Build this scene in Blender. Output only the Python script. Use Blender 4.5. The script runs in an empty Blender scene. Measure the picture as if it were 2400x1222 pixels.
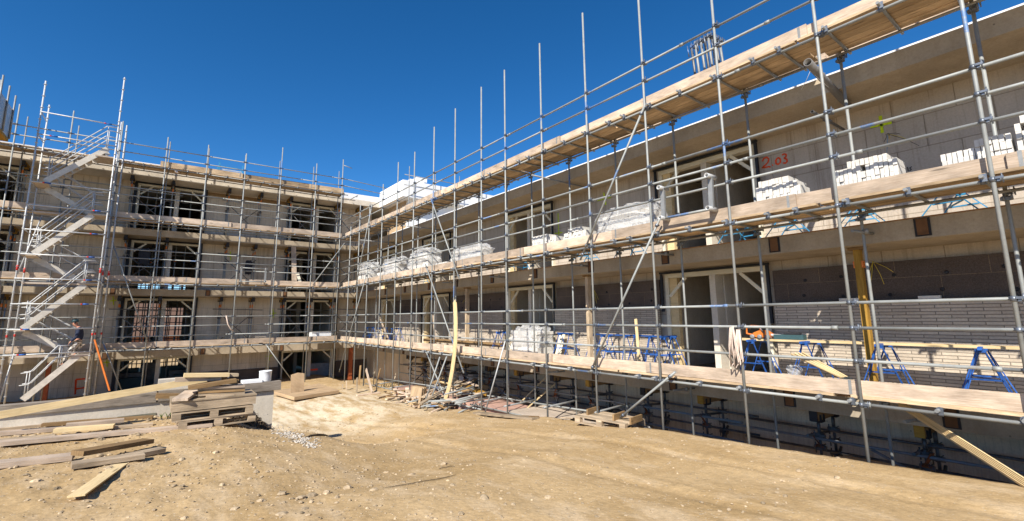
import bpy, math, random
from mathutils import Vector, Matrix, noise
random.seed(7)
R = math.radians
S = bpy.context.scene
COL = S.collection
V = Vector

# ------------------------------------------------------------------ camera
F_PX, PY = 1086.175, 571.705
YAW, PITCH, ROLL = R(37.48825), R(8.85516), R(-0.63955)
fwd = V((math.sin(YAW)*math.cos(PITCH), math.cos(YAW)*math.cos(PITCH), math.sin(PITCH)))
rgt0 = V((math.cos(YAW), -math.sin(YAW), 0)); up0 = rgt0.cross(fwd)
rgt = rgt0*math.cos(ROLL)+up0*math.sin(ROLL); upv = -rgt0*math.sin(ROLL)+up0*math.cos(ROLL)
cam_d = bpy.data.cameras.new('camera'); cam = bpy.data.objects.new('camera', cam_d); COL.objects.link(cam)
cam.matrix_world = Matrix((( rgt.x, upv.x, -fwd.x, 0), (rgt.y, upv.y, -fwd.y, 0), (rgt.z, upv.z, -fwd.z, 0), (0, 0, 0, 1)))
cam_d.sensor_width = 36; cam_d.lens = 36*F_PX/2400
cam_d.shift_y = -(611-PY)/2400
cam_d.clip_start = .05; cam_d.clip_end = 6000
S.camera = cam

def ray(x, y):                       # survey helper: sight line through a point measured on the photo
    return rgt*((x-1200)/F_PX)+upv*((PY-y)/F_PX)+fwd
def atX(x, y, X): d = ray(x, y); return d*(X/d.x)
def atY(x, y, Y): d = ray(x, y); return d*(Y/d.y)
def atZ(x, y, Z): d = ray(x, y); return d*(Z/d.z)

# ------------------------------------------------------------------ light
SUN_DIR = V((-0.88, -0.48, 0.83)).normalized()
W = bpy.data.worlds.new('World'); S.world = W; W.use_nodes = True
nt = W.node_tree; bg = nt.nodes['Background']
sky = nt.nodes.new('ShaderNodeTexSky'); sky.sky_type = 'NISHITA'; sky.sun_disc = False
sky.sun_elevation = math.asin(SUN_DIR.z); sky.sun_rotation = math.atan2(SUN_DIR.x, SUN_DIR.y)
sky.air_density = 1.0; sky.dust_density = 0.0; sky.ozone_density = 3.0; sky.altitude = 3500
hs_ = nt.nodes.new('ShaderNodeHueSaturation'); hs_.inputs['Saturation'].default_value = 1.3; hs_.inputs['Value'].default_value = .71
nt.links.new(sky.outputs[0], hs_.inputs['Color']); nt.links.new(hs_.outputs[0], bg.inputs[0]); bg.inputs[1].default_value = 0.14
sd = bpy.data.lights.new('sun', 'SUN'); sd.energy = 4.4; sd.angle = R(0.53); sd.color = (1, .93, .82)
so = bpy.data.objects.new('sun', sd); COL.objects.link(so); so.rotation_euler = (-SUN_DIR).to_track_quat('-Z', 'Y').to_euler()
so.location = SUN_DIR*60
S.view_settings.view_transform = 'Standard'; S.view_settings.look = 'None'
S.view_settings.exposure = 0.8; S.view_settings.gamma = 1.0
S.cycles.max_bounces = 7; S.cycles.diffuse_bounces = 4; S.cycles.glossy_bounces = 2; S.cycles.transparent_max_bounces = 6

# ------------------------------------------------------------------ materials
MATS = {}
class NB:
    def __init__(s, name):
        s.m = bpy.data.materials.new(name); s.m.use_nodes = True; s.t = s.m.node_tree
        s.b = s.t.nodes['Principled BSDF']; MATS[name] = s.m
    def n(s, typ, **kw):
        o = s.t.nodes.new('ShaderNode'+typ)
        for k, v in kw.items():
            if k.startswith('i_'): o.inputs[k[2:].replace('_', ' ')].default_value = v
            elif k[0] == 'i' and k[1:].isdigit(): o.inputs[int(k[1:])].default_value = v
            else: setattr(o, k, v)
        return o
    def l(s, a, b): s.t.links.new(a, b)
    def pos(s, scale=(1, 1, 1)):
        g = s.n('NewGeometry'); mp = s.n('Mapping'); mp.inputs['Scale'].default_value = scale
        s.l(g.outputs['Position'], mp.inputs[0]); return mp.outputs[0]
    def uv(s, scale=(1, 1, 1), jitter=True):
        g = s.n('UVMap'); out = g.outputs[0]
        if jitter:
            a = s.n('Attribute', attribute_name='rnd'); mu = s.n('VectorMath', operation='MULTIPLY_ADD')
            s.l(a.outputs['Fac'], mu.inputs[0]); mu.inputs[1].default_value = (13.7, 7.3, 0); s.l(out, mu.inputs[2]); out = mu.outputs[0]
        mp = s.n('Mapping'); mp.inputs['Scale'].default_value = scale; s.l(out, mp.inputs[0]); return mp.outputs[0]
    def noise(s, vec, scale, detail=4, rough=.55):
        o = s.n('TexNoise'); o.inputs['Scale'].default_value = scale; o.inputs['Detail'].default_value = detail
        o.inputs['Roughness'].default_value = rough; s.l(vec, o.inputs['Vector']); return o.outputs['Fac']
    def ramp(s, fac, stops):
        o = s.n('ValToRGB'); e = o.color_ramp.elements
        while len(e) < len(stops): e.new(.5)
        for k, (p, c) in enumerate(stops):
            e[k].position = p; e[k].color = (c if isinstance(c, (tuple, list)) else (c, c, c))+(1,) if not isinstance(c, (int, float)) else (c, c, c, 1)
        s.l(fac, o.inputs[0]); return o.outputs[0]
    def mix(s, fac, a, b, blend='MIX'):
        o = s.n('Mix', data_type='RGBA', blend_type=blend)
        if isinstance(fac, (int, float)): o.inputs[0].default_value = fac
        else: s.l(fac, o.inputs[0])
        for k, v in ((6, a), (7, b)):
            if isinstance(v, tuple): o.inputs[k].default_value = v+(1,) if len(v) == 3 else v
            else: s.l(v, o.inputs[k])
        return o.outputs[2]
    def rnd(s, lo, hi):
        a = s.n('Attribute', attribute_name='rnd'); m = s.n('MapRange'); m.inputs[3].default_value = lo; m.inputs[4].default_value = hi
        s.l(a.outputs['Fac'], m.inputs[0]); return m.outputs[0]
    def bump(s, h, strength=.3, dist=.01):
        o = s.n('Bump'); o.inputs['Strength'].default_value = strength; o.inputs['Distance'].default_value = dist
        s.l(h, o.inputs['Height']); s.l(o.outputs[0], s.b.inputs['Normal'])
    def done(s, col, rough=.8, metal=0, spec=.3):
        if isinstance(col, tuple): s.b.inputs['Base Color'].default_value = col+(1,)
        else: s.l(col, s.b.inputs['Base Color'])
        s.b.inputs['Roughness'].default_value = rough; s.b.inputs['Metallic'].default_value = metal
        s.b.inputs['Specular IOR Level'].default_value = spec
        return s.m

def m_plain(name, col, rough=.7, metal=0, var=.25, sc=6):
    k = NB(name); p = k.pos()
    n = k.noise(p, sc, 4, .6)
    f = k.ramp(n, [(.3, 1-var), (.7, 1+var*.4)])
    c = k.mix(1.0, col, f, 'MULTIPLY')
    r = k.rnd(1-var*.6, 1+var*.6); c = k.mix(1.0, c, r, 'MULTIPLY')
    k.bump(k.noise(p, sc*9, 3), .15, .006)
    return k.done(c, rough, metal)

def m_wood(name, col, dark, contrast=1.0, rough=.85, piece=.3):
    k = NB(name); u = k.uv((1.2, 26, 1))
    g = k.noise(u, 3.0, 5, .65)
    c = k.mix(k.ramp(g, [(.30, 0), (.72, 1)]), dark, col)
    st = k.noise(k.uv((1.4, 3.5, 1)), 1.3, 4, .6)
    c = k.mix(1.0, c, k.ramp(st, [(.30, 1-.45*contrast), (.62, 1.08)]), 'MULTIPLY')
    kn = k.n('TexVoronoi'); kn.inputs['Scale'].default_value = 1.0; k.l(k.uv((1.1, 6.5, 1)), kn.inputs['Vector'])
    c = k.mix(1.0, c, k.ramp(kn.outputs['Distance'], [(.05, .45), (.14, 1.0)]), 'MULTIPLY')
    c = k.mix(1.0, c, k.rnd(1-piece, 1+piece), 'MULTIPLY')
    k.bump(g, .35, .004)
    return k.done(c, rough, 0, .2)

def m_steel(name, col, blue=True, rough=.42, metal=.55, dark=.55):
    k = NB(name); p = k.pos()
    n = k.noise(p, 5, 5, .65); c = k.mix(k.ramp(n, [(.3, 0), (.7, 1)]), tuple(v*dark for v in col), col)
    sp = k.noise(p, 60, 3, .7); c = k.mix(k.ramp(sp, [(.60, 0), (.74, .55)]), c, (.42, .40, .37))
    rs = k.noise(p, 2.2, 5, .75); c = k.mix(k.ramp(rs, [(.60, 0), (.74, .5)]), c, (.20, .14, .09))
    if blue:
        b = k.noise(p, 1.15, 1, .4); b2 = k.noise(p, 28, 3, .7)
        mask = k.mix(1.0, k.ramp(b, [(.70, 0), (.715, .85)]), k.ramp(b2, [(.38, .25), (.5, 1)]), 'MULTIPLY')
        c = k.mix(mask, c, (.10, .20, .42))
    k.bump(sp, .12, .003)
    return k.done(c, rough, metal, .5)

STEEL = m_steel('galvanised_steel', (.33, .345, .335), rough=.6, metal=.2, dark=.75)
STEEL_P = m_steel('plain_galvanised_steel', (.30, .31, .31), blue=False, rough=.55, metal=.25, dark=.65)
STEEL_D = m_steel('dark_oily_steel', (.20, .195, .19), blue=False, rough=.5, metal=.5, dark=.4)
COUPLER = m_steel('coupler_steel', (.23, .26, .31), rough=.45, metal=.6, dark=.4)
WOOD_DECK = m_wood('weathered_deck_board', (.62, .47, .30), (.36, .25, .15), .9, piece=.36)
WOOD_TOE = m_wood('pale_toe_board', (.66, .54, .43), (.42, .32, .23), .85, piece=.24)
WOOD_FRESH = m_wood('fresh_pine', (.74, .60, .36), (.58, .42, .21), .4, piece=.12)
WOOD_OLD = m_wood('grey_weathered_plank', (.60, .48, .34), (.33, .25, .165), 1.0, piece=.3)
WOOD_BROWN = m_wood('brown_plank', (.36, .24, .12), (.20, .12, .055), .8, piece=.25)
WOOD_YELLOW = m_wood('yellow_beam', (.50, .30, .06), (.30, .16, .03), .6, piece=.1)
WOOD_WHITE = m_wood('primed_frame_timber', (.74, .70, .58), (.62, .57, .44), .25, piece=.05)
PLY = m_wood('plywood', (.52, .385, .245), (.40, .28, .165), .7, piece=.15)
ORANGE = m_plain('orange_paint', (.72, .20, .035), .5, 0, .2)
BLUE = m_plain('blue_paint', (.025, .11, .40), .45, .1, .45, 14)
BLUE_L = m_plain('light_blue_paint', (.05, .27, .50), .45, .1, .25, 10)
BLACK = m_plain('black_foil', (.018, .022, .03), .55, 0, .3)
RUBBER = m_plain('dark_rubber', (.03, .03, .035), .7, 0, .3)
WHITE = m_plain('white_plastic', (.78, .79, .80), .5, 0, .08)
YELLOW = m_plain('yellow_cable', (.68, .52, .06), .5, 0, .1)
NEON = m_plain('neon_spray', (.55, .72, .02), .8, 0, .3, 20)
REDSPRAY = m_plain('red_spray', (.80, .085, .02), .8, 0, .3, 20)
TEAL = m_plain('dark_green_case', (.045, .095, .105), .5, 0, .2)
REDOX = m_plain('red_oxide_primer', (.36, .095, .035), .6, .1, .3)
ALU = m_plain('aluminium', (.52, .53, .53), .5, .2, .2, 9)
ROPE = m_plain('pale_webbing', (.62, .50, .42), .9, 0, .2, 30)
STONE = m_plain('rubble_stone', (.44, .35, .24), .9, 0, .4, 9)
PINK = m_plain('pink_concrete', (.46, .29, .23), .9, 0, .3, 3)
INSUL = m_plain('white_insulation', (.80, .81, .82), .85, 0, .06, 2)
LIME = m_plain('white_sand_lime_brick', (.66, .64, .60), .85, 0, .16, 14)

def m_concrete(name, col, streak=.5, sc=1.0, boards=False):
    k = NB(name); p = k.pos()
    a = k.noise(p, .9*sc, 6, .6); c = k.mix(1.0, col, k.ramp(a, [(.3, .72), (.7, 1.12)]), 'MULTIPLY')
    d = k.noise(k.pos((3.5, 3.5, .22)), 1.6, 5, .65)
    c = k.mix(k.ramp(d, [(.50, 0), (.75, streak)]), c, tuple(v*f for v, f in zip(col, (.55, .47, .36))))
    if boards:
        w = k.n('TexWave'); w.inputs['Scale'].default_value = 3.2; w.inputs['Distortion'].default_value = .6; w.bands_direction = 'Y'
        k.l(p, w.inputs['Vector']); c = k.mix(1.0, c, k.ramp(w.outputs['Fac'], [(.02, .90), (.12, 1.0)]), 'MULTIPLY')
    f = k.noise(p, 26, 4, .7); c = k.mix(1.0, c, k.ramp(f, [(.25, .84), (.6, 1.04)]), 'MULTIPLY')
    v = k.n('TexVoronoi'); v.inputs['Scale'].default_value = 3.0; k.l(p, v.inputs['Vector'])
    c = k.mix(1.0, c, k.ramp(v.outputs['Distance'], [(.025, .45), (.05, 1)]), 'MULTIPLY')
    k.bump(f, .2, .006)
    return k.done(c, .9, 0, .2)
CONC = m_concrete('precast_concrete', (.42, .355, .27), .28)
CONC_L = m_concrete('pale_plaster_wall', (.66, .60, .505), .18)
CONC_B = m_concrete('shuttered_concrete', (.76, .64, .47), .7, boards=True)
PLASTER = m_concrete('interior_plaster', (.70, .635, .54), .25)
LEDGE = m_concrete('dusty_concrete', (.52, .44, .36), .4)

def m_masonry(name, bw, bh, mortar, c1, c2, cm, stain=.5, bias=0.0, bumpd=.008, drips=True):
    k = NB(name); u = k.uv((1, 1, 1), jitter=False)
    b = k.n('TexBrick'); b.inputs['Scale'].default_value = 1.0
    b.inputs['Brick Width'].default_value = bw; b.inputs['Row Height'].default_value = bh
    b.inputs['Mortar Size'].default_value = mortar; b.inputs['Mortar Smooth'].default_value = .2; b.inputs['Bias'].default_value = bias
    b.inputs['Color1'].default_value = c1+(1,); b.inputs['Color2'].default_value = c2+(1,); b.inputs['Mortar'].default_value = cm+(1,)
    nz = k.noise(u, 7, 3); vm = k.n('VectorMath', operation='MULTIPLY_ADD'); k.l(nz, vm.inputs[0]); vm.inputs[1].default_value = (.012, .008, 0); k.l(u, vm.inputs[2])
    k.l(vm.outputs[0], b.inputs['Vector'])
    c = b.outputs['Color']; p = k.pos()
    c = k.mix(1.0, c, k.ramp(k.noise(p, .8, 5, .6), [(.3, .8), (.7, 1.1)]), 'MULTIPLY')
    if drips:
        d = k.noise(k.pos((5, 5, .18)), 1.5, 5, .7)
        c = k.mix(k.ramp(d, [(.50, 0), (.70, stain)]), c, (.17, .115, .06))
        d2 = k.noise(k.pos((14, 14, .35)), 1.5, 4, .6); c = k.mix(k.ramp(d2, [(.63, 0), (.68, .4)]), c, (.14, .11, .08))
    c = k.mix(1.0, c, k.ramp(k.noise(p, 30, 3, .7), [(.25, .85), (.65, 1.05)]), 'MULTIPLY')
    inv = k.n('Math', operation='SUBTRACT'); inv.inputs[0].default_value = 1; k.l(b.outputs['Fac'], inv.inputs[1])
    k.bump(inv.outputs[0], .6, bumpd)
    return k.done(c, .92, 0, .15)
BLOCK = m_masonry('limestone_block_wall', .9, .6, .008, (.53, .465, .39), (.475, .415, .35), (.31, .265, .21), .45)
BLOCK_L = m_masonry('pale_limestone_block_wall', .9, .6, .008, (.68, .59, .475), (.62, .54, .43), (.42, .36, .28), .45)
BRICK = m_masonry('grey_facing_brick', .40, .057, .008, (.62, .535, .43), (.48, .41, .33), (.26, .225, .185), .1, bumpd=.012, drips=False)
REDBRICK = m_masonry('red_house_brick', .22, .07, .008, (.42, .15, .07), (.33, .11, .05), (.35, .30, .24), .1)
k = NB('dark_insulation_board'); p = k.pos(); uu = k.uv((1, 1, 1), False)
b = k.n('TexBrick'); b.inputs['Scale'].default_value = 1; b.inputs['Brick Width'].default_value = 1.25; b.inputs['Row Height'].default_value = .62; b.inputs['Mortar Size'].default_value = .004
b.inputs['Color1'].default_value = (.095, .075, .065, 1); b.inputs['Color2'].default_value = (.12, .095, .08, 1); b.inputs['Mortar'].default_value = (.20, .15, .10, 1); k.l(uu, b.inputs['Vector'])
c = k.mix(1.0, b.outputs['Color'], k.ramp(k.noise(p, 45, 4, .75), [(.3, .7), (.7, 1.35)]), 'MULTIPLY')
c = k.mix(1.0, c, k.ramp(k.noise(p, 1.2, 4), [(.3, .8), (.7, 1.15)]), 'MULTIPLY'); k.bump(k.noise(p, 60, 3), .3, .008)
DARKINS = k.done(c, .95, 0, .1)
k = NB('crumpled_plastic_film'); p = k.pos(); n = k.noise(p, 9, 6, .7)
k.bump(n, .9, .05); k.b.inputs['Alpha'].default_value = .36
FILM = k.done((.74, .75, .76), .22, 0, .6)
k = NB('roof_tile'); p = k.pos(); w = k.n('TexWave'); w.inputs['Scale'].default_value = 6; w.bands_direction = 'Z'; k.l(p, w.inputs['Vector'])
ROOFT = k.done(k.mix(1.0, (.15, .09, .065), k.ramp(w.outputs['Fac'], [(.1, .6), (.5, 1.1)]), 'MULTIPLY'), .85)

# ------------------------------------------------------------------ mesh builder
class MB:
    def __init__(s): s.v = []; s.f = []; s.mi = []; s.uv = []; s.r = []; s.sm = []
    def poly(s, idx, uvs, r, mi=0, smooth=False):
        s.f.append(idx); s.uv.append(uvs); s.r.append(r); s.mi.append(mi); s.sm.append(smooth)
    def box(s, c, size, rot=None, mi=0, r=None, taper=1.0):
        r = random.random() if r is None else r
        c = V(c); hx, hy, hz = size[0]/2, size[1]/2, size[2]/2; b = len(s.v)
        for z in (-1, 1):
            for y in (-1, 1):
                for x in (-1, 1):
                    p = V((x*hx, y*hy*(taper if x > 0 else 1), z*hz*(taper if x > 0 else 1)))
                    s.v.append(c+(rot @ p if rot else p))
        L, Wd, H = size
        for q, (a, bb) in (((0, 2, 3, 1), (Wd, L)), ((4, 5, 7, 6), (L, Wd)), ((0, 1, 5, 4), (L, H)), ((2, 6, 7, 3), (H, L)), ((0, 4, 6, 2), (H, Wd)), ((1, 3, 7, 5), (Wd, H))):
            uv = [(0, 0), (a, 0), (a, bb), (0, bb)]
            if (a, bb) in ((Wd, L), (H, L)): uv = [(0, 0), (0, a), (bb, a), (bb, 0)]
            s.poly([b+i for i in q], uv, r, mi)
        return s
    def beam(s, p0, p1, w, h, up=(0, 0, 1), mi=0, r=None):
        p0, p1 = V(p0), V(p1); d = p1-p0; L = d.length; x = d/L; u = V(up)
        if abs(x.dot(u)) > .98: u = V((0, 1, 0)) if abs(x.y) < .9 else V((1, 0, 0))
        y = u.cross(x).normalized(); z = x.cross(y)
        M3 = Matrix((x, y, z)).transposed()
        return s.box((p0+p1)/2, (L, w, h), M3, mi, r)
    def tube(s, p0, p1, rad, n=8, mi=0, r1=None, cap=True, r=None, hollow=0):
        p0, p1 = V(p0), V(p1); x = (p1-p0); L = x.length; x /= L
        u = V((0, 0, 1)) if abs(x.z) < .9 else V((1, 0, 0)); y = u.cross(x).normalized(); z = x.cross(y)
        r1 = rad if r1 is None else r1; b = len(s.v); r = random.random() if r is None else r
        for pp, rr in ((p0, rad), (p1, r1)):
            for k in range(n):
                a = 2*math.pi*k/n; s.v.append(pp+(y*math.cos(a)+z*math.sin(a))*rr)
        for k in range(n):
            j = (k+1) % n
            s.poly([b+k, b+j, b+n+j, b+n+k], [(0, k/n*.2), (0, (k+1)/n*.2), (L, (k+1)/n*.2), (L, k/n*.2)], r, mi, True)
        if cap:
            s.poly([b+k for k in reversed(range(n))], [(0, 0)]*n, r, mi); s.poly([b+n+k for k in range(n)], [(0, 0)]*n, r, mi)
        return s
    def pipe(s, p0, p1, rad, wall, n=14, mi=0):
        p0, p1 = V(p0), V(p1); x = (p1-p0); L = x.length; x /= L
        u = V((0, 0, 1)) if abs(x.z) < .9 else V((1, 0, 0)); y = u.cross(x).normalized(); z = x.cross(y)
        b = len(s.v)
        for pp, rr in ((p0, rad), (p1, rad), (p1, rad-wall), (p0, rad-wall)):
            for k in range(n):
                a = 2*math.pi*k/n; s.v.append(pp+(y*math.cos(a)+z*math.sin(a))*rr)
        for q in range(4):
            for k in range(n):
                j = (k+1) % n; a0 = b+q*n; a1 = b+((q+1) % 4)*n
                s.poly([a0+k, a0+j, a1+j, a1+k], [(0, 0)]*4, .5, mi, q in (0, 2))
        return s
    def path(s, pts, rad, n=6, mi=0):
        pts = [V(p) for p in pts]; r = random.random(); b = len(s.v); N = len(pts); pu = None
        for i, p in enumerate(pts):
            x = (pts[min(i+1, N-1)]-pts[max(i-1, 0)]).normalized()
            if pu is None: pu = V((0, 0, 1)) if abs(x.z) < .9 else V((1, 0, 0))
            y = pu.cross(x).normalized(); pu = x.cross(y); rr = rad[i] if isinstance(rad, (list, tuple)) else rad
            for k in range(n):
                a = 2*math.pi*k/n; s.v.append(p+(y*math.cos(a)+pu*math.sin(a))*rr)
        for i in range(N-1):
            for k in range(n):
                j = (k+1) % n; s.poly([b+i*n+k, b+i*n+j, b+(i+1)*n+j, b+(i+1)*n+k], [(i*.1, k/n*.1), (i*.1, (k+1)/n*.1), (i*.1+.1, (k+1)/n*.1), (i*.1+.1, k/n*.1)], r, mi, True)
        s.poly([b+k for k in reversed(range(n))], [(0, 0)]*n, r, mi); s.poly([b+(N-1)*n+k for k in range(n)], [(0, 0)]*n, r, mi)
        return s
    def ribbon(s, pts, width, thick, nrm, mi=0):      # flat strip lying against a plane with normal nrm
        pts = [V(p) for p in pts]; nrm = V(nrm).normalized(); b = len(s.v); N = len(pts); r = random.random()
        for i, p in enumerate(pts):
            x = (pts[min(i+1, N-1)]-pts[max(i-1, 0)]).normalized(); y = nrm.cross(x).normalized(); w = width*(.85+.3*random.random())/2
            for a, t in ((-w, 0), (w, 0), (w, thick), (-w, thick)): s.v.append(p+y*a+nrm*t)
        for i in range(N-1):
            for k in range(4):
                j = (k+1) % 4; s.poly([b+i*4+k, b+(i+1)*4+k, b+(i+1)*4+j, b+i*4+j], [(0, 0)]*4, r, mi)
        s.poly([b, b+1, b+2, b+3], [(0, 0)]*4, r, mi); e = b+(N-1)*4; s.poly([e+3, e+2, e+1, e], [(0, 0)]*4, r, mi)
        return s
    def lathe(s, c, prof, n=14, mi=0, ax='z'):
        b = len(s.v); c = V(c); r = random.random()
        for (rr, z) in prof:
            for k in range(n):
                a = 2*math.pi*k/n; q = (rr*math.cos(a), rr*math.sin(a), z)
                s.v.append(c+(V(q) if ax == 'z' else V((q[2], q[0], q[1])) if ax == 'x' else V((q[1], q[2], q[0]))))
        for i in range(len(prof)-1):
            for k in range(n):
                j = (k+1) % n; s.poly([b+i*n+k, b+i*n+j, b+(i+1)*n+j, b+(i+1)*n+k], [(0, 0)]*4, r, mi, True)
        s.poly([b+k for k in reversed(range(n))], [(0, 0)]*n, r, mi); e = b+(len(prof)-1)*n; s.poly([e+k for k in range(n)], [(0, 0)]*n, r, mi)
        return s
    def rock(s, c, rad, mi=0, flat=.6):
        b = len(s.v); c = V(c); r = random.random(); n = 6; rings = ((-.85, .5), (-.1, 1), (.6, .75))
        q = V((random.uniform(.7, 1.4), random.uniform(.7, 1.3), flat*random.uniform(.7, 1.2)))*rad; a0 = random.random()*6
        for z, rr in rings:
            for k in range(n):
                a = a0+2*math.pi*k/n; j = random.uniform(.75, 1.2)
                s.v.append(c+V((math.cos(a)*rr*q.x*j, math.sin(a)*rr*q.y*j, z*q.z*random.uniform(.85, 1.1))))
        t = len(s.v); s.v.append(c+V((0, 0, q.z)))
        for i in range(2):
            for k in range(n):
                j = (k+1) % n; s.poly([b+i*n+k, b+i*n+j, b+(i+1)*n+j, b+(i+1)*n+k], [(0, 0)]*4, r, mi)
        for k in range(n): s.poly([b+2*n+k, b+2*n+(k+1) % n, t], [(0, 0)]*3, r, mi)
        return s
    def slab(s, us, vs, solid, axis, a0, a1, mi=0, uvo=(0, 0)):
        # wall of cells us x vs (solid(i,j)), from a0 to a1 along axis 'X' or 'Y'; only outside faces are made
        nu, nv = len(us)-1, len(vs)-1
        def P(u, v, a): return V((a, u, v)) if axis == 'X' else V((u, a, v))
        def q(ps, uvs):
            b = len(s.v); s.v += ps; s.poly([b, b+1, b+2, b+3], uvs, .5, mi)
        S_ = lambda i, j: 0 <= i < nu and 0 <= j < nv and solid(i, j)
        for i in range(nu):
            for j in range(nv):
                if not S_(i, j): continue
                u0, u1, v0, v1 = us[i], us[i+1], vs[j], vs[j+1]
                for a in (a0, a1): q([P(u0, v0, a), P(u1, v0, a), P(u1, v1, a), P(u0, v1, a)], [(u0, v0), (u1, v0), (u1, v1), (u0, v1)])
                if not S_(i-1, j): q([P(u0, v0, a0), P(u0, v0, a1), P(u0, v1, a1), P(u0, v1, a0)], [(a0, v0), (a1, v0), (a1, v1), (a0, v1)])
                if not S_(i+1, j): q([P(u1, v0, a0), P(u1, v0, a1), P(u1, v1, a1), P(u1, v1, a0)], [(a0, v0), (a1, v0), (a1, v1), (a0, v1)])
                if not S_(i, j-1): q([P(u0, v0, a0), P(u1, v0, a0), P(u1, v0, a1), P(u0, v0, a1)], [(u0, a0), (u1, a0), (u1, a1), (u0, a1)])
                if not S_(i, j+1): q([P(u0, v1, a0), P(u1, v1, a0), P(u1, v1, a1), P(u0, v1, a1)], [(u0, a0), (u1, a0), (u1, a1), (u0, a1)])
        return s
    def wbox(s, x0, x1, y0, y1, z0, z1, mi=0, r=None):   # axis-aligned box with uv in world metres
        r = random.random() if r is None else r; b = len(s.v)
        for z in (z0, z1):
            for y in (y0, y1):
                for x in (x0, x1): s.v.append(V((x, y, z)))
        for q, ax in (((0, 2, 3, 1), 2), ((4, 5, 7, 6), 2), ((0, 1, 5, 4), 1), ((2, 6, 7, 3), 1), ((0, 4, 6, 2), 0), ((1, 3, 7, 5), 0)):
            uv = []
            for i in q:
                p = s.v[b+i]; uv.append((p.y, p.z) if ax == 0 else (p.x, p.z) if ax == 1 else (p.y, p.x))
            s.poly([b+i for i in q], uv, r, mi)
        return s
    def build(s, name, mats, parent=None, org=None, fixn=True):
        if not isinstance(mats, (list, tuple)): mats = [mats]
        base = WORG.get(parent.name, V((0, 0, 0))) if parent else V((0, 0, 0))
        o_ = V(org) if org is not None else (base if parent else None)
        if o_ is None:
            xs = [p.x for p in s.v]; ys = [p.y for p in s.v]; zs = [p.z for p in s.v]
            o_ = V(((min(xs)+max(xs))/2, (min(ys)+max(ys))/2, min(zs)))
        me = bpy.data.meshes.new(name); me.from_pydata([tuple(p-o_) for p in s.v], [], s.f)
        for m in mats: me.materials.append(m)
        me.polygons.foreach_set('material_index', s.mi); me.polygons.foreach_set('use_smooth', s.sm)
        at = me.attributes.new('rnd', 'FLOAT', 'FACE'); at.data.foreach_set('value', s.r)
        ul = me.uv_layers.new(name='UVMap'); flat = [c for f in s.uv for q in f for c in q]; ul.data.foreach_set('uv', flat)
        me.update()
        o = bpy.data.objects.new(name, me); COL.objects.link(o)
        if parent: o.parent = parent; o.location = o_-base
        else: o.location = o_
        WORG[o.name] = o_.copy()
        return o
WORG = {}
def tag(o, label=None, cat=None, group=None, kind=None):
    if label: o['label'] = label
    if cat: o['category'] = cat
    if group: o['group'] = group
    if kind: o['kind'] = kind
    return o
def thing(name, label, cat, loc=(0, 0, 0), group=None):
    o = bpy.data.objects.new(name, None); COL.objects.link(o); o.location = loc; o.empty_display_size = .2
    WORG[o.name] = V(loc); return tag(o, label, cat, group)
def dup(root, loc=None, rotz=None, label=None, group=None, rot=None):
    def cp(o, par):
        c = o.copy(); COL.objects.link(c); c.parent = par
        for ch in list(o.children): cp(ch, c)
        return c
    r = cp(root, None)
    if loc is not None: r.location = loc
    if rotz is not None: r.rotation_euler = (0, 0, rotz)
    if rot is not None: r.rotation_euler = rot
    if label: r['label'] = label
    if group: r['group'] = group
    return r
# ------------------------------------------------------------------ ground
YT = [-3000, -5, 0, 2.5, 4.2, 6, 7.7, 9.4, 11.1, 12.5, 14.2, 17, 21, 27, 40, 3000]
ZT = [-1.75, -1.8, -1.95, -2.11, -2.19, -2.27, -2.45, -2.58, -2.79, -2.86, -3.06, -3.14, -3.22, -3.35, -3.6, -3.6]
def tab(y):
    for i in range(len(YT)-1):
        if y <= YT[i+1]:
            return ZT[i]+(ZT[i+1]-ZT[i])*max(0, (y-YT[i]))/(YT[i+1]-YT[i])
    return ZT[-1]
def sst(a, b, x):
    t = min(1, max(0, (x-a)/(b-a))); return t*t*(3-2*t)
def g0(x, y):
    z = tab(y)+.24*(1-sst(0, 8, x))*(1-sst(4, 12, y))
    tz = -1.93-.035*max(0, x+2)-.02*max(0, y-9)-(.10+.28*sst(10.2, 12.4, y))*max(0, x-1.2)
    xb = 2.62+(13-y)*.19; m = 1-sst(xb-.12-max(0, 11.5-y)*.25, xb+.42+max(0, 11.5-y)*.45, x); b_ = z-.27*sst(9.5, 11.5, y)*(1-sst(16, 22, y))*(1-sst(4.5, 7, x))
    zl = max(tz, z)
    if y < 13.1: z = b_+(zl-b_)*m
    elif y < 13.28: z = b_+(zl-b_)*m*(13.28-y)/.18
    else: z = b_
    if y < 13.15: z += .13*math.exp(-((x-1.72)/.42)**2-((y-12.8)/.28)**2)
    if x > 8.2:
        d = sst(8.22, 8.85, x); deep = -4.25*(1-sst(9.0, 11.5, y))+(tab(y)-.25)*sst(9.0, 11.5, y)
        z += (deep-z)*d
    return z
def gz(x, y):
    z = g0(x, y)
    if abs(x) < 40 and -10 < y < 60:
        q = V((x, y, 0)); w = 1+.9*(1-sst(.5, 3.0, x))*(1-sst(12.8, 13.2, y))
        z += noise.noise(q*.45)*.05+noise.noise(q*1.7+V((9, 2, 1)))*.018*w+noise.noise(q*4.6+V((3, 7, 5)))*.009*w*w+noise.noise(q*11)*.005*w*w
        for o_ in (-.85, .85):
            dx = x-(6.1-.0125*y*y*.55+o_)+.1*noise.noise(V((0, y*.5, 1)))
            if abs(dx) < .4: z -= (.024+.008*math.sin(y*34))*math.exp(-(dx/.13)**2)-.012*math.exp(-((abs(dx)-.22)/.07)**2)
        z -= .04*max(0, noise.noise(V((x*.9+y*.28, y*.12, 4))))
    return z
def at_g(px, py, lift=0):
    d = ray(px, py).normalized(); t = 2.0
    while t < 80:
        p = d*t
        if p.z < g0(p.x, p.y)+lift: break
        t += .02
    return d*t
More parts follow.
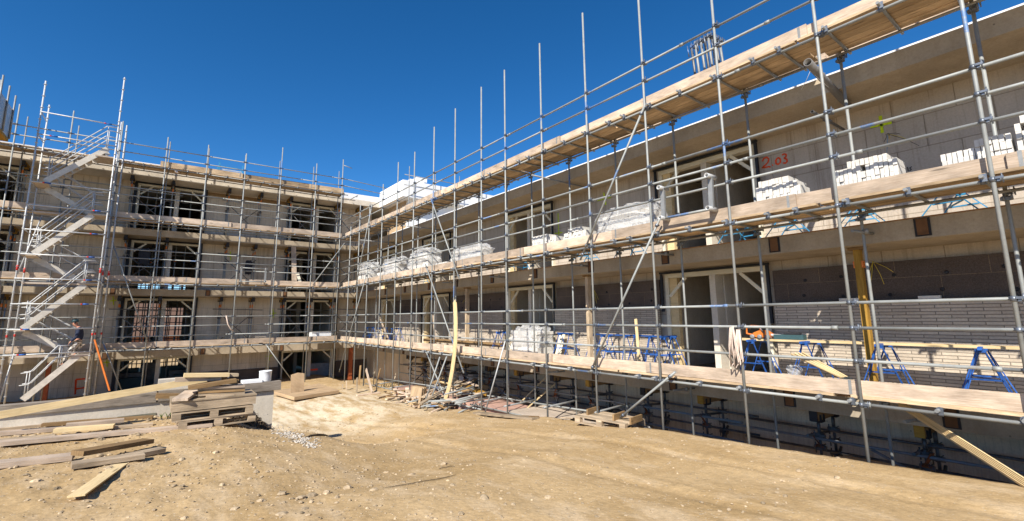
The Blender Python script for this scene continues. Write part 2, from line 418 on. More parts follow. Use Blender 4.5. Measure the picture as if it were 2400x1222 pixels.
def axis_steps(spec):
    out = []
    for a, b, st in spec:
        n = max(1, round((b-a)/st)); out += [a+(b-a)*i/n for i in range(n)]
    return out+[spec[-1][1]]
gx = axis_steps([(-3000, -300, 900), (-300, -40, 65), (-40, -14, 4), (-14, -5, .4), (-5, 8.15, .095), (8.15, 8.95, .08), (8.95, 17, .6), (17, 60, 8), (60, 300, 60), (300, 3000, 900)])
gy = axis_steps([(-3000, -300, 900), (-300, -30, 45), (-30, -3, 2.5), (-3, 2, .25), (2, 15.2, .095), (15.2, 30, .25), (30, 60, 2), (60, 300, 40), (300, 3000, 900)])
NX, NY = len(gx), len(gy)
gm = bpy.data.meshes.new('ground')
gm.from_pydata([(x, y, gz(x, y)) for y in gy for x in gx], [], [(j*NX+i, j*NX+i+1, (j+1)*NX+i+1, (j+1)*NX+i) for j in range(NY-1) for i in range(NX-1)])
gm.polygons.foreach_set('use_smooth', [True]*len(gm.polygons))
k = NB('dry_dirt'); p = k.pos()
rot = k.n('Mapping'); rot.inputs['Rotation'].default_value = (0, 0, R(24)); rot.inputs['Scale'].default_value = (1.6, .55, 1); k.l(p, rot.inputs[0])
a = k.noise(p, .55, 6, .62); st = k.noise(rot.outputs[0], 1.5, 6, .65); f = k.noise(p, 9, 6, .7); ff = k.noise(p, 48, 4, .75)
c = k.mix(k.ramp(a, [(.34, 0), (.64, 1)]), (.385, .265, .13), (.485, .35, .19))
c = k.mix(k.ramp(st, [(.49, 0), (.66, .6)]), c, (.59, .46, .30))
pp = k.n('VectorMath', operation='DISTANCE'); pp.inputs[1].default_value = (4.7, 18.5, -3.2); k.l(p, pp.inputs[0])
near = k.n('MapRange'); near.inputs[1].default_value = 1.5; near.inputs[2].default_value = 6.5; near.inputs[3].default_value = 1; near.inputs[4].default_value = 0; k.l(pp.outputs['Value'], near.inputs[0])
pal = k.n('Math', operation='MULTIPLY'); k.l(near.outputs[0], pal.inputs[0]); k.l(k.ramp(st, [(.38, 0), (.55, 1)]), pal.inputs[1])
c = k.mix(pal.outputs[0], c, (.66, .57, .42))
p2 = k.n('VectorMath', operation='DISTANCE'); p2.inputs[1].default_value = (2.25, 4.35, -1.75); k.l(p, p2.inputs[0])
n2 = k.n('Math', operation='MULTIPLY_ADD'); k.l(f, n2.inputs[0]); n2.inputs[1].default_value = .55; k.l(p2.outputs['Value'], n2.inputs[2])
c = k.mix(k.ramp(n2.outputs[0], [(.30, .9), (.52, 0)]), c, (.66, .60, .50))
c = k.mix(1.0, c, k.ramp(f, [(.25, .72), (.52, 1.0), (.8, 1.12)]), 'MULTIPLY')
cl = k.noise(p, 2.3, 5, .7); c = k.mix(k.ramp(cl, [(.58, 0), (.74, .45)]), c, (.33, .215, .105))
vo = k.n('TexVoronoi'); vo.inputs['Scale'].default_value = 17; k.l(p, vo.inputs['Vector'])
c = k.mix(k.ramp(vo.outputs['Distance'], [(.10, .75), (.20, 0)]), c, (.52, .44, .33))
c = k.mix(1.0, c, k.ramp(ff, [(.25, .80), (.55, 1.03)]), 'MULTIPLY')
hs = k.mix(.5, k.mix(.5, f, ff), vo.outputs['Distance']); k.bump(hs, .45, .022)
gm.materials.append(k.done(c, .95, 0, .1))
ground = bpy.data.objects.new('ground', gm); COL.objects.link(ground); ground['kind'] = 'structure'

# pebbles and rubble lying in the dirt: nobody could count them
mb = MB(); rr = random.Random(3)
for i in range(8000):
    if i < 4600:
        x = rr.uniform(-4, 4.2); y = rr.uniform(4, 13)
        if rr.random() > .25+.75*(1-sst(1.5, 4.0, x)): continue
    else:
        x = rr.uniform(-2, 8.2); y = 2.5+rr.random()**1.3*15
    s_ = .006+.017*rr.random()**3 if rr.random() < .985 else rr.uniform(.025, .05)
    if y > 11: s_ *= 1.5
    mb.rock((x, y, gz(x, y)+s_*.1), s_*1.2)
mb_r = MB()
for i in range(420):                       # chalky gravel strip beside the wall end
    t = rr.random(); P = at_g(645+t*95+rr.uniform(-12, 12), 1006+t*36+rr.gauss(0, 6)); P.z = gz(P.x, P.y)+.008; mb_r.rock(P, rr.uniform(.006, .026))
STONEM = [m_plain('pale_pebbles', (.44, .34, .22), .95, 0, .5, 14)]
tag(mb.build('pebbles', STONEM), 'scattered pebbles and stone chips all over the dry dirt', 'pebbles', kind='stuff')
tag(mb_r.build('chalk_gravel', m_plain('chalk', (.50, .455, .39), .95, 0, .35, 14)), 'strip of pale chalky gravel at the end of the low wall', 'gravel', kind='stuff')
mb = MB()
for i in range(900):                        # dark wood chip heap in the shade by the wall end
    a = rr.uniform(0, 6.28); q = rr.random()**.6; x = 1.95+math.cos(a)*q*.55; y = 12.68+math.sin(a)*q*.30; z = gz(x, y)+.03+.28*(1-q)*rr.random()
    d = V((rr.uniform(-1, 1), rr.uniform(-1, 1), rr.uniform(-.4, .4))).normalized()*rr.uniform(.03, .07)
    mb.beam(V((x, y, z))-d, V((x, y, z))+d, .02, .008)
tag(mb.build('wood_chips', m_plain('dark_chips', (.19, .145, .10), .9, 0, .5, 20)), 'heap of dark chips at the end of the low wall', 'chip heap', kind='stuff')

# ------------------------------------------------------------------ right-hand building
ZTOP = [-1.43, 1.48, 4.36, 7.30]; TH = .33
XF, XW = 9.6, 11.0
OPN = [(-2.4, .0, None), (4.8, 7.45, 6.08), (11.86, 14.5, 13.15), (19.0, 21.75, 20.3), (25.25, 27.3, None)]
OPN = OPN[1:]
YS, YE = -12, 28.25
RB = thing('apartment_building', 'long unfinished block with grey brick panels and deep balcony slabs behind the nearer scaffold', 'building', (11, 9, -4.2))
for kx, zt in enumerate(ZTOP[:3]):
    MB().wbox(XF, 17, YS, YE, zt-TH, zt-.002).build('balcony_slab', CONC, RB)
    if kx < 2:
        MB().wbox(XF-.012, XF+.06, YS, YE, zt, zt+.018).build('edge_trim', m_plain('edge_trim_wood%d' % kx, (.33, .17, .07), .8, 0, .3), RB)
def wall_X(name, x0, x1, z0, z1, holes, mats, parent, ys=YS, ye=29.7, uvz=0):
    us = sorted({ys, ye} | {h[0] for h in holes} | {h[1] for h in holes}); vs = sorted({z0, z1} | {h[2] for h in holes} | {h[3] for h in holes})
    def solid(i, j):
        u, v = (us[i]+us[i+1])/2, (vs[j]+vs[j+1])/2
        return not any(h[0] < u < h[1] and h[2] < v < h[3] for h in holes)
    return MB().slab(us, vs, solid, 'X', x0, x1).build(name, mats, parent)
def wall_Y(name, y0, y1, z0, z1, holes, mats, parent, xs, xe):
    us = sorted({xs, xe} | {h[0] for h in holes} | {h[1] for h in holes}); vs = sorted({z0, z1} | {h[2] for h in holes} | {h[3] for h in holes})
    def solid(i, j):
        u, v = (us[i]+us[i+1])/2, (vs[j]+vs[j+1])/2
        return not any(h[0] < u < h[1] and h[2] < v < h[3] for h in holes)
    return MB().slab(us, vs, solid, 'Y', y0, y1).build(name, mats, parent)
wall_X('basement_wall', 11.0, 11.3, -4.6, -1.762, [], CONC_B, RB)
for kx in (0, 1):
    z0, z1 = ZTOP[kx]-.002, ZTOP[kx+1]-TH
    wall_X('wall', XW, XW+.25, z0, z1, [(a, b, z0, z1-.08) for a, b, c in OPN], BLOCK, RB)
    for a, b, mid in OPN:                       # frames, foil and the rooms behind
        h = z1-.085; m = MB()
        m.wbox(10.90, 11.1, b-.11, b-.002, z0+.004, h-.002); m.wbox(10.90, 11.1, a+.002, a+.09, z0+.004, h-.002); m.wbox(10.90, 11.1, a+.09, b-.11, h-.11, h-.002)
        m.beam((10.93, b-.13, h-.60), (10.93, b-.62, h-.12), .05, .075); m.beam((10.93, a+.11, h-.60), (10.93, a+.60, h-.12), .05, .075)
        fr = m.build('window_frame', WOOD_WHITE, RB)
        if mid: MB().wbox(10.87, 11.24, mid-.075, mid+.075, z0+.004, h-.112).build('post', CONC_L, fr)
        m = MB(); m.wbox(10.80, 10.86, a-.1, b+.1, h+.005, h+.055); m.wbox(10.82, 10.88, a-.08, a-.02, z0+1.2 if kx == 0 else z0+.9, h); m.wbox(10.82, 10.88, b+.03, b+.09, z0+1.5, h)
        m.build('sealing_foil', BLACK, RB)
        MB().wbox(10.95, 11.08, b-.34, b-.115, z0+.004, h-.115).build('timber_jamb', WOOD_FRESH, RB)
        if mid: MB().wbox(11.26, 16, mid-.1, mid+.14, z0+.004, z1-.004).build('partition', PLASTER, RB)
        MB().wbox(11.26, 16, b+.1, b+.3, z0+.004, z1-.004).build('partition', PLASTER, RB)
        MB().wbox(11.26, 16, a-.3, a-.1, z0+.004, z1-.004).build('partition', PLASTER, RB)
        if mid:
            m = MB(); y_ = mid-.55                  # inner doorway with pale lining
            m.wbox(13.9, 14.0, mid-.42, mid-.36, z0+.005, z0+2.1); m.wbox(13.9, 14.0, a+.2, a+.26, z0+.005, z0+2.1); m.wbox(13.9, 14.0, a+.26, mid-.42, z0+2.04, z0+2.1)
            m.build('door_lining', CONC_L, RB)
wall_X('back_wall', 16.01, 16.2, -4.6, 4.02, [], PLASTER, RB)
# facing layers of the storey above the scaffold's lowest deck
spans = [(-12, 4.66), (7.62, 11.72), (14.66, 18.86), (21.9, 25.1)]
for a, b in spans:
    MB().slab([a, b], [.18, .93], lambda i, j: True, 'X', 10.885, 10.998).build('insulation_board', DARKINS, RB)
    MB().slab([a+.02, b-.02], [-1.425, .215], lambda i, j: True, 'X', 10.76, 10.883).build('brick_facing', BRICK, RB)
    m = MB(); q = random.Random(int(a*10))
    y = a+.3
    while y < b-.2:
        for z in (.34, .70): m.lathe((10.884, y+q.uniform(-.1, .1), z+q.uniform(-.04, .04)), [(.035, 0), (.03, -.012), (.012, -.016)], 8, 0, 'x')
        y += .75
    m.build('insulation_plugs', RUBBER, RB)['kind'] = 'stuff'
for y, l in ((3.05, .36), (1.9, .3)): MB().wbox(10.77, 10.87, y, y+l, .217, .27).build('loose_brick', LIME, RB)
m = MB(); m.wbox(XF+.7, XF+.9, YS, 24.6, 4.362, 4.708); m.build('roof_upstand', INSUL, RB)
for zt in ZTOP[:2]:
    for y in (1.78, 4.02, 6.5, 8.9, 11.3, 13.7, 16.2, 18.6, 21.1, 23.5):
        pl = MB().wbox(XF-.018, XF+.01, y-.10, y+.10, zt-.30, zt-.01).build('anchor_recess', RUBBER, RB)
        MB().wbox(XF-.03, XF-.0185, y-.07, y+.07, zt-.28, zt-.02).build('anchor_plate', m_plain('rust_plate', (.17, .085, .04), .8, 0, .3) if 'rust_plate' not in MATS else MATS['rust_plate'], pl)
# red house number sprayed on the block wall
def spray(strokes, width, mat, parent, axis, a, name):
    m = MB()
    for st in strokes:
        pts = [atX(x, y, a) if axis == 'X' else atY(x, y, a) for x, y in st]
        fine = []
        for i in range(len(pts)-1):
            for t in range(5): fine.append(pts[i].lerp(pts[i+1], t/5))
        fine.append(pts[-1]); m.ribbon(fine, width, .004, (-1, 0, 0) if axis == 'X' else (0, -1, 0))
    return m.build(name, mat, parent)
spray([[(1787, 379), (1790, 372), (1797, 369), (1802, 373), (1800, 381), (1793, 388), (1786, 394), (1793, 393), (1802, 391), (1806, 392)], [(1810, 388), (1812, 387)],
       [(1822, 371), (1818, 377), (1819, 384), (1824, 386), (1829, 381), (1829, 374), (1825, 370), (1822, 371)],
       [(1833, 364), (1838, 361), (1843, 363), (1842, 368), (1838, 371), (1844, 374), (1845, 379), (1841, 383), (1835, 382)]], .035, REDSPRAY, RB, 'X', 10.994, 'sprayed_number')
spray([[(2040, 298), (2090, 288)], [(2063, 272), (2068, 312)]], .05, NEON, RB, 'X', 10.994, 'sprayed_cross')
spray([[(1400, 470), (1432, 462)], [(1415, 452), (1420, 480)]], .06, NEON, RB, 'X', 10.994, 'sprayed_cross')
spray([[(1308, 500), (1310, 560)], [(1300, 548), (1318, 545)]], .04, NEON, RB, 'X', 10.994, 'sprayed_cross')
spray([[(2119, 394), (2121, 404)], [(2119, 394), (2123, 396), (2120, 399)], [(2127, 392), (2129, 402)], [(2137, 391), (2132, 394), (2136, 398), (2132, 401)]], .014, RUBBER, RB, 'X', 10.994, 'pencil_mark')

# upper storey over the far end, in white insulation
PH = thing('roof_storey', 'white insulated roof storey standing on the far corner of the flat roof', 'roof storey', (13, 27, 4.4))
MB().wbox(10.95, 20, 24.7, 28.24, 6.98, 7.98).build('parapet', INSUL, PH)
MB().wbox(11.6, 20, 25.3, 25.6, 4.37, 6.978).build('wall', INSUL, PH)
MB().wbox(11.55, 11.75, 25.6, 28.24, 4.37, 6.978).build('timber_screen', PLY, PH)
m = MB()
for x, y, l in ((11.6, 25.1, .9), (12.1, 25.3, .7)): m.wbox(x, x+l, y, y+.6, 7.983+(.0 if l > .8 else .26), 8.24+(.0 if l > .8 else .24))
m.build('insulation_block', INSUL, PH)
m = MB()
for z in (7.35, 7.95): m.tube((10.9, 24.4, z+.25), (16.5, 24.4, z+.25), .024, 6)
for x in (11.2, 12.9, 14.6, 16.3): m.tube((x, 24.4, 4.36), (x, 24.4, 8.75), .024, 6)
tag(m.build('roof_guard_rail', STEEL_P), 'steel tube guard rail standing along the white roof storey', 'guard rail')
P = atX(1385, 378, 12.4); P2 = atX(1520, 338, 12.4)
for kx in range(3):
    m = MB(); m.wbox(12.0+.1*kx, 13.2, P2.y-.1+.25*kx, P.y-.1-.1*kx, 4.362+.31*kx, 4.362+.31*kx+.305)
    tag(m.build('insulation_pack', INSUL), ['white insulation pack on the flat roof, lowest of the three', 'white insulation pack on the flat roof, middle of the three', 'white insulation pack on the flat roof, topmost and shortest'][kx], 'insulation pack', 'insulation packs on the flat roof')

# ------------------------------------------------------------------ building across the yard
YF, YW = 28.25, 29.7
LB = thing('apartment_building', 'four storey block shell across the yard, with dark window openings behind the stair tower', 'building', (0, 34, -3.6))
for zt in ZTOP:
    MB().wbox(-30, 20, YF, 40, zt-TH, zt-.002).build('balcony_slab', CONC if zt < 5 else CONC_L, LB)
MB().wbox(-30, 10.948, YF+.003, YF+.3, 7.30, 7.64).build('parapet', INSUL, LB)
LO = [(-8.25, -5.35, None), (-1.17, 1.66, .38), (6.0, 8.88, 7.52)]
FZ = [-3.55, -1.43, 1.48, 4.36]
for kx in range(4):
    z0 = FZ[kx]-.002; z1 = (ZTOP[kx]-TH)
    holes = [(a, b, z0, z1-.08) for a, b, c in LO]
    wall_Y('wall', YW, YW+.25, z0, z1, holes, BLOCK_L, LB, -30, XW-.003)
    bh = [(-1.0, .2, z0, z1-(.05 if kx < 2 else 1.5)), (.5, 1.6, z0, z1-(.3 if kx < 2 else 1.6)), (6.1, 7.35, z0, z1-.05), (-8.2, -5.4, z0, z1-.1)] if kx < 3 else [(-8, -7, z0, z1-1)]
    wall_Y('back_wall', 39.5, 39.75, z0, z1, bh, BLOCK, LB, -30, 20)
    for a, b, mid in LO:
        h = z1-.085; m = MB()
        m.wbox(a+.002, a+.09, 29.60, 29.8, z0+.004, h-.002); m.wbox(b-.09, b-.002, 29.60, 29.8, z0+.004, h-.002); m.wbox(a+.09, b-.09, 29.60, 29.8, h-.1, h-.002)
        m.beam((a+.11, 29.63, h-.55), (a+.58, 29.63, h-.12), .05, .075); m.beam((b-.11, 29.63, h-.55), (b-.58, 29.63, h-.12), .05, .075)
        fr = m.build('window_frame', WOOD_WHITE, LB)
        if mid and kx != 3 or (mid and mid > 5): MB().wbox(mid-.09, mid+.09, 29.57, 29.9, z0+.004, h-.102).build('post', CONC_L, fr)
        m = MB(); m.wbox(a-.12, b+.12, 29.5, 29.56, h+.004, h+.075); m.wbox(a-.15, a-.02, 29.5, 29.58, z0+.2, h); m.wbox(b+.02, b+.12, 29.5, 29.57, z0+.2, h)
        m.build('sealing_foil', BLACK, LB)
        for x in (a-.3, b+.1, (mid or (a+b)/2)):
            MB().wbox(x, x+.2, 29.96, 39.49, z0+.004, z1-.004).build('partition', PLASTER, LB) if not (kx in (0, 1, 2) and x == mid) else MB().wbox(x-.1, x+.1, 33, 39.49, z0+.004, z1-.004).build('partition', PLASTER, LB)
m = MB().slab([1.8, 5.85], [-3.55, -2.72], lambda i, j: True, 'Y', 29.6, 29.698); m.build('damp_proofing', DARKINS, LB)
m = MB().slab([9.0, 10.95], [-3.55, -2.6], lambda i, j: True, 'Y', 29.6, 29.698); m.build('damp_proofing', DARKINS, LB)
m = MB().wbox(1.7, 5.9, YW-.01, YW-.003, 6.72, 6.9); m.build('timber_strip', WOOD_BROWN, LB)
spray([[(178, 890), (176, 925)], [(178, 890), (200, 888)], [(177, 912), (198, 909)]], .07, REDSPRAY, LB, 'Y', 29.694, 'sprayed_mark')
spray([[(722, 868), (745, 866)]], .10, REDSPRAY, LB, 'Y', 29.594, 'sprayed_mark')
for cx_, cy_ in ((630, 835), (640, 735), (265, 705), (250, 850), (24, 585), (540, 600)):
    spray([[(cx_-8, cy_+1), (cx_+8, cy_-1)], [(cx_, cy_-10), (cx_+1, cy_+10)]], .045, NEON, LB, 'Y', 29.694, 'sprayed_cross')
for x in (-5.2, -1.6, 2.1, 5.7):
    for zt in (1.48, -1.43):
        pl = MB().wbox(x-.1, x+.1, YF-.018, YF+.01, zt-.30, zt-.01).build('anchor_recess', RUBBER, LB)
        MB().wbox(x-.07, x+.07, YF-.03, YF-.0185, zt-.28, zt-.02).build('anchor_plate', MATS['rust_plate'], pl)

BS = thing('scaffold', 'dark scaffold lattice behind the farther block, seen through its openings', 'scaffold', (2, 41, -3.6))
for i in range(52):
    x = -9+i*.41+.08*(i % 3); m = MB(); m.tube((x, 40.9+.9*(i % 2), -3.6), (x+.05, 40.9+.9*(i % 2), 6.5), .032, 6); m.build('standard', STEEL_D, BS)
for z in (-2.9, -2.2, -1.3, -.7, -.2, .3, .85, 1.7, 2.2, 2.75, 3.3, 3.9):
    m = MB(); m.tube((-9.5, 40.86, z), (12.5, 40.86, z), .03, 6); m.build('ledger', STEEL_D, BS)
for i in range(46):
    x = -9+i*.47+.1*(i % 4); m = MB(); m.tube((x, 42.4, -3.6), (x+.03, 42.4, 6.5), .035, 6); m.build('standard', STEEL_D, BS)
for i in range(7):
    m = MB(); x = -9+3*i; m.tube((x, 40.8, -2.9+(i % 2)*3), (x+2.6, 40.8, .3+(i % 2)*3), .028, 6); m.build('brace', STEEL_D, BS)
# houses and dry bank seen through the openings
def house(x0, x1, y0, zt, zr, label):
    h = thing('brick_house', label, 'house', ((x0+x1)/2, y0+4, -3.6), 'houses beyond the openings')
    MB().wbox(x0, x1, y0, y0+8, -3.7, zt).build('wall', REDBRICK, h)
    m = MB(); b = len(m.v)
    m.v += [V(q) for q in ((x0-.3, y0-.4, zt-.1), (x1+.3, y0-.4, zt-.1), (x1+.3, y0+8.4, zt-.1), (x0-.3, y0+8.4, zt-.1), (x0-.3, y0+4, zr), (x1+.3, y0+4, zr))]
    for q in ((0, 1, 5, 4), (2, 3, 4, 5), (0, 4, 3), (1, 2, 5), (0, 3, 2, 1)): m.poly([b+i for i in q], [(0, 0)]*len(q), .5)
    m.build('roof', ROOFT, h)
    x = x0+1
    while x < x1-1.4:
        for z in (-2.6, .1 if zt > 1.5 else -2.6):
            f = MB().wbox(x, x+1.1, y0-.04, y0-.004, z, z+1.2).build('window', WHITE, h); MB().wbox(x+.08, x+1.02, y0-.05, y0-.041, z+.08, z+1.12).build('pane', BLACK, f)
        x += 2.6
    MB().wbox(x0+1.5, x0+2.3, y0+3.4, y0+4.2, zr-.8, zr+.9).build('chimney', REDBRICK, h)
house(-9, 5, 62, -1.6, 2.6, 'low brick house with wide tiled roof seen through the openings')
house(10.5, 18, 60, 1.8, 4.6, 'taller brick house seen through the opening nearest the corner')
mb = MB(); q = random.Random(5)
for i in range(2600):
    x = q.uniform(8, 13); y = q.uniform(45, 49); z = -3.6+(y-44.6)*.42
    mb.beam((x, y, z), (x+q.uniform(-.15, .15), y+q.uniform(-.2, .1), z+q.uniform(.25, .6)), .03, .01)
b = len(mb.v); mb.v += [V((7, 44.4, -3.65)), V((14, 44.4, -3.65)), V((14, 50, -1.55)), V((7, 50, -1.55))]; mb.poly([b, b+1, b+2, b+3], [(0, 0)]*4, .4)
tag(mb.build('dry_grass', m_plain('dry_straw', (.46, .36, .17), .95, 0, .4, 8)), 'dry straw-coloured grass bank beyond the ground floor opening', 'dry grass', kind='stuff')
# ------------------------------------------------------------------ scaffolds
def inst(me, name, parent, loc, rz=0):
    o = bpy.data.objects.new(name, me); COL.objects.link(o); o.parent = parent; o.location = V(loc)-WORG[parent.name]; o.rotation_euler = (0, 0, rz); return o
def coupler_into(m, c, along, mi=0):     # two hinged clamps with their bolts
    c = V(c); a = V((0, 1, 0)) if along == 'Y' else V((1, 0, 0)); n = V((1, 0, 0)) if along == 'Y' else V((0, 1, 0))
    m.tube(c-V((0, 0, .03)), c+V((0, 0, .03)), .037, 8, mi); q = c+n*.058
    m.tube(q-a*.03, q+a*.03, .036, 8, mi)
    m.beam(c-a*.05-n*.02+V((0, 0, -.012)), c-a*.05+n*.09+V((0, 0, -.012)), .03, .04, mi=mi)
    m.tube(c-a*.085-n*.03+V((0, 0, -.045)), c-a*.085-n*.03+V((0, 0, .06)), .009, 5, mi)
    m.tube(c-a*.085+n*.05+V((0, 0, -.05)), c-a*.085+n*.05+V((0, 0, .05)), .009, 5, mi)
    m.beam(c-a*.10-n*.03+V((0, 0, .012)), c-a*.02-n*.03+V((0, 0, .012)), .018, .03, mi=mi)
cp = MB(); coupler_into(cp, (0, 0, 0), 'Y'); cpo = cp.build('coupler', COUPLER, None, (0, 0, 0)); CP_Y = cpo.data; bpy.data.objects.remove(cpo)
cp = MB(); coupler_into(cp, (0, 0, 0), 'X'); cpo = cp.build('coupler', COUPLER, None, (0, 0, 0)); CP_X = cpo.data; bpy.data.objects.remove(cpo)
TR = .0245
def run(name, parent, a, b, cuts, mat, rad=TR, off=.0):
    a, b = V(a), V(b); L = (b-a).length; d = (b-a)/L; out = []
    ts = [0]+[c for c in cuts if 0 < c < L]+[L]
    for t0, t1 in zip(ts[:-1], ts[1:]):
        m = MB(); m.tube(a+d*(t0+.003), a+d*(t1-.003), rad, 10)
        if t0 > 0: m.tube(a+d*(t0+.004), a+d*(t0+.09), rad+.009, 8)
        out.append(m.build(name, mat, parent))
    return out
def boards(parent, a, b, axis, ins, z, rows=5, w=.185, L=4.25, sd=1):
    # planked deck from a to b along axis, first board at ins
    q = random.Random(sd); t = a; out = []
    while t < b:
        e = min(b, t+L); m = MB()
        for k_ in range(rows):
            o = ins+k_*(w+.018)+w/2; j0 = q.uniform(-.12, .12) if t > a else 0; j1 = q.uniform(-.1, .1) if e < b else 0
            dz = q.uniform(-.004, .004)
            if axis == 'Y': m.beam((o, t+j0, z+.02+dz), (o, e+j1-.01, z+.02+dz), w, .038)
            else: m.beam((t+j0, o, z+.02+dz), (e+j1-.01, o, z+.02+dz), w, .038)
        out.append(m.build('deck', WOOD_DECK, parent)); t = e
    return out
def toes(parent, a, b, axis, at_, z, h=.215, L=3.4, start=0, mat=WOOD_TOE, sd=1):
    q = random.Random(sd); t = a; k_ = 0
    while t < b-.05:
        e = min(b, t+L*q.uniform(.8, 1.1)); off = .045*(k_ % 2); m = MB(); dz = q.uniform(-.012, .012)
        e2 = min(b, e+.3)
        if axis == 'Y': m.beam((at_+off, t, z+h/2+dz), (at_+off, e2, z+h/2-dz), .04, h)
        else: m.beam((t, at_+off, z+h/2+dz), (e2, at_+off, z+h/2-dz), .04, h)
        for tt in (t+.12, e2-.12):                   # tin bands near the board ends
            if axis == 'Y': m.beam((at_+off-.0205, tt-.02, z+h/2), (at_+off-.0205, tt+.02, z+h/2), .003, h*.98, mi=1)
            else: m.beam((tt-.02, at_+off-.0205, z+h/2), (tt+.02, at_+off-.0205, z+h/2), .003, h*.98, mi=1)
        m.build('toe_board', [mat, STEEL_P], parent); t = e; k_ += 1

RS = thing('scaffold', 'long three-lift tube scaffold with timber decks along the brick-panelled block', 'scaffold', (8.8, 12, -2.8))
YP = [-9.4, -7.7, -6, -4.3, -2.6, -.9, .8, 2.5, 4.2, 5.91, 7.66, 9.39, 11.12, 12.46, 14.2, 15.85, 17.58, 19.28, 21.0, 22.7, 24.1, 25.5]
TOPS = [8.3, 8.3, 8.2, 8.3, 8.3, 8.3, 8.4, 8.35, 8.3, 8.3, 7.86, 7.87, 7.82, 7.80, 7.67, 7.52, 6.99, 7.0, 6.37, 5.75, 5.95, 5.0]
LZ = [-1.335, 1.64, 4.52]; RAILS = [(.62, 1.10, 1.475), (.78, 1.15, 1.53), (.67, 1.09)]
Q = random.Random(11)
def lean(): return Q.uniform(-.012, .012)
for y, t in zip(YP, TOPS):
    zb = g0(8.25, y)-.35; m = MB(); zj = Q.uniform(1.9, 3.2)
    m.tube((8.3, y, zb), (8.3, y, t), TR, 10); m.build('standard', STEEL, RS)
    m = MB(); zb = g0(9.35, y)-.05; m.tube((9.35, y, zb), (9.35, y, 5.15+Q.uniform(-.1, .25)), TR, 10); m.tube((9.35, y, zb), (9.35, y, zb+.03), .08, 8); m.build('standard', STEEL, RS)
far = MB(); nc = 0
for kx, z in enumerate(LZ):
    for x, mt in ((8.358, STEEL), (9.292, STEEL_D if kx else STEEL)):
        run('ledger', RS, (x, -10, z), (x, 27.0, z), [.4+kx*.7+6.0*i for i in range(7)], STEEL if x < 9 else STEEL_P)
    for j, dz in enumerate(RAILS[kx]):
        run('guard_rail', RS, (8.358, -10, z+dz), (8.358, 26.9, z+dz), [5+kx*1.1+j*1.7+6.0*i for i in range(6)], STEEL)
    boards(RS, -10, 27.0, 'Y', 8.36, z+.077, sd=kx+1)
    toes(RS, -10, 26.9, 'Y', 8.415, z+.118, .215, sd=kx+4)
    if kx == 2:
        toes(RS, -10, 8.9, 'Y', 9.46, z+.118, .21, sd=21); toes(RS, -10, 8.85, 'Y', 9.46, z+.335, .2, sd=23)
    for i, y in enumerate(YP):
        for yy in ([y+.09, y+.85] if i % 2 == 0 else [y-.12, y+.6, y+1.05] if kx else [y+.12, y+.55]):
            if yy > 26.8: continue
            m = MB(); l = lean(); m.tube((8.20, yy+l, z+.05), (9.50 if kx else 9.46, yy-l, z+.05), TR-.001, 9)
            m.tube((8.358, yy-.03, z), (8.358, yy+.03, z), .036, 8, 1); m.tube((8.32, yy, z+.05), (8.40, yy, z+.05), .037, 8, 1)
            m.beam((8.29, yy-.02, z-.01), (8.29, yy-.02, z+.09), .02, .05, mi=1)
            m.build('transom', [STEEL_P, COUPLER], RS)
    for y in YP:
        for zz in [z]+[z+d for d in RAILS[kx]]:
            if -1.5 < y < 14.3 and nc < 98: inst(CP_Y, 'coupler', RS, (8.3, y, zz)); nc += 1
            else: coupler_into(far, (8.3, y, zz), 'Y')
        coupler_into(far, (9.35, y, z-.0), 'Y'); coupler_into(far, (9.34, y-.03, z-.09), 'X')
far.build('far_couplers', COUPLER, RS)['kind'] = 'stuff'
for a, b in (((1510, 250), (1360, 610)), ((1547, 512), (1383, 874)), ((1583, 872), (1450, 982)), ((1010, 466), (1077, 655)), ((997, 620), (1087, 875)), ((830, 690), (872, 480)), ((795, 872), (860, 640)), ((1000, 828), (1067, 988))):
    A, B = atX(*a, 8.235), atX(*b, 8.235); m = MB(); m.tube(A, B, TR, 10)
    d = (B-A).normalized()
    for t in (.16, (B-A).length-.16): m.tube(A+d*(t-.03), A+d*(t+.03), .037, 8, 1); q = A+d*t; m.tube(q, q+V((.07, 0, 0)), .02, 6, 1)
    m.build('brace', [STEEL, COUPLER], RS)
for px, zz, x0, x1 in (((1247, 411), None, 7.75, 10.2), ((945, 529), None, 7.6, 10.3), ((845, 563), None, 7.7, 10.2)):
    P = atX(px[0], px[1], 8.25); m = MB(); m.tube((8.24, P.y-.0, P.z), (10.7, P.y-.0, P.z), TR, 10)
    m.build('wall_tie', STEEL_P, RS)
for y, z in ((6.3, 1.38), (9.0, 1.36), (12.9, 1.33), (16.2, 1.34), (2.45, 1.32), (6.0, -1.62), (2.1, -1.62), (10.1, -1.6)):
    m = MB(); m.tube((9.0, y+.1, z), (9.6, y-.02, z+.0), TR, 9); m.tube((9.33, y-.0, z-.03), (9.33, y, z+.05), .04, 8); m.build('wall_tie', STEEL_P, RS)
# low bracing tubes near the ground
for y0, y1, z in ((7.2, 13.2, -2.52), (12.2, 18.1, -2.72), (16.6, 22.6, -2.85)):
    m = MB(); m.tube((9.29, y0, z+.1), (9.29, y1, z-.15), TR, 9); m.build('foot_ledger', STEEL, RS)
    m = MB(); m.tube((8.36, y0+.3, z-.15), (8.36, y1, z-.28), TR, 9); m.build('foot_ledger', STEEL, RS)
for y in YP[10:19]:
    m = MB(); z = tab(y)+.22; m.tube((8.22, y+.07, z), (9.5, y+.05, z+.06), TR, 9); m.build('foot_transom', STEEL_P, RS)

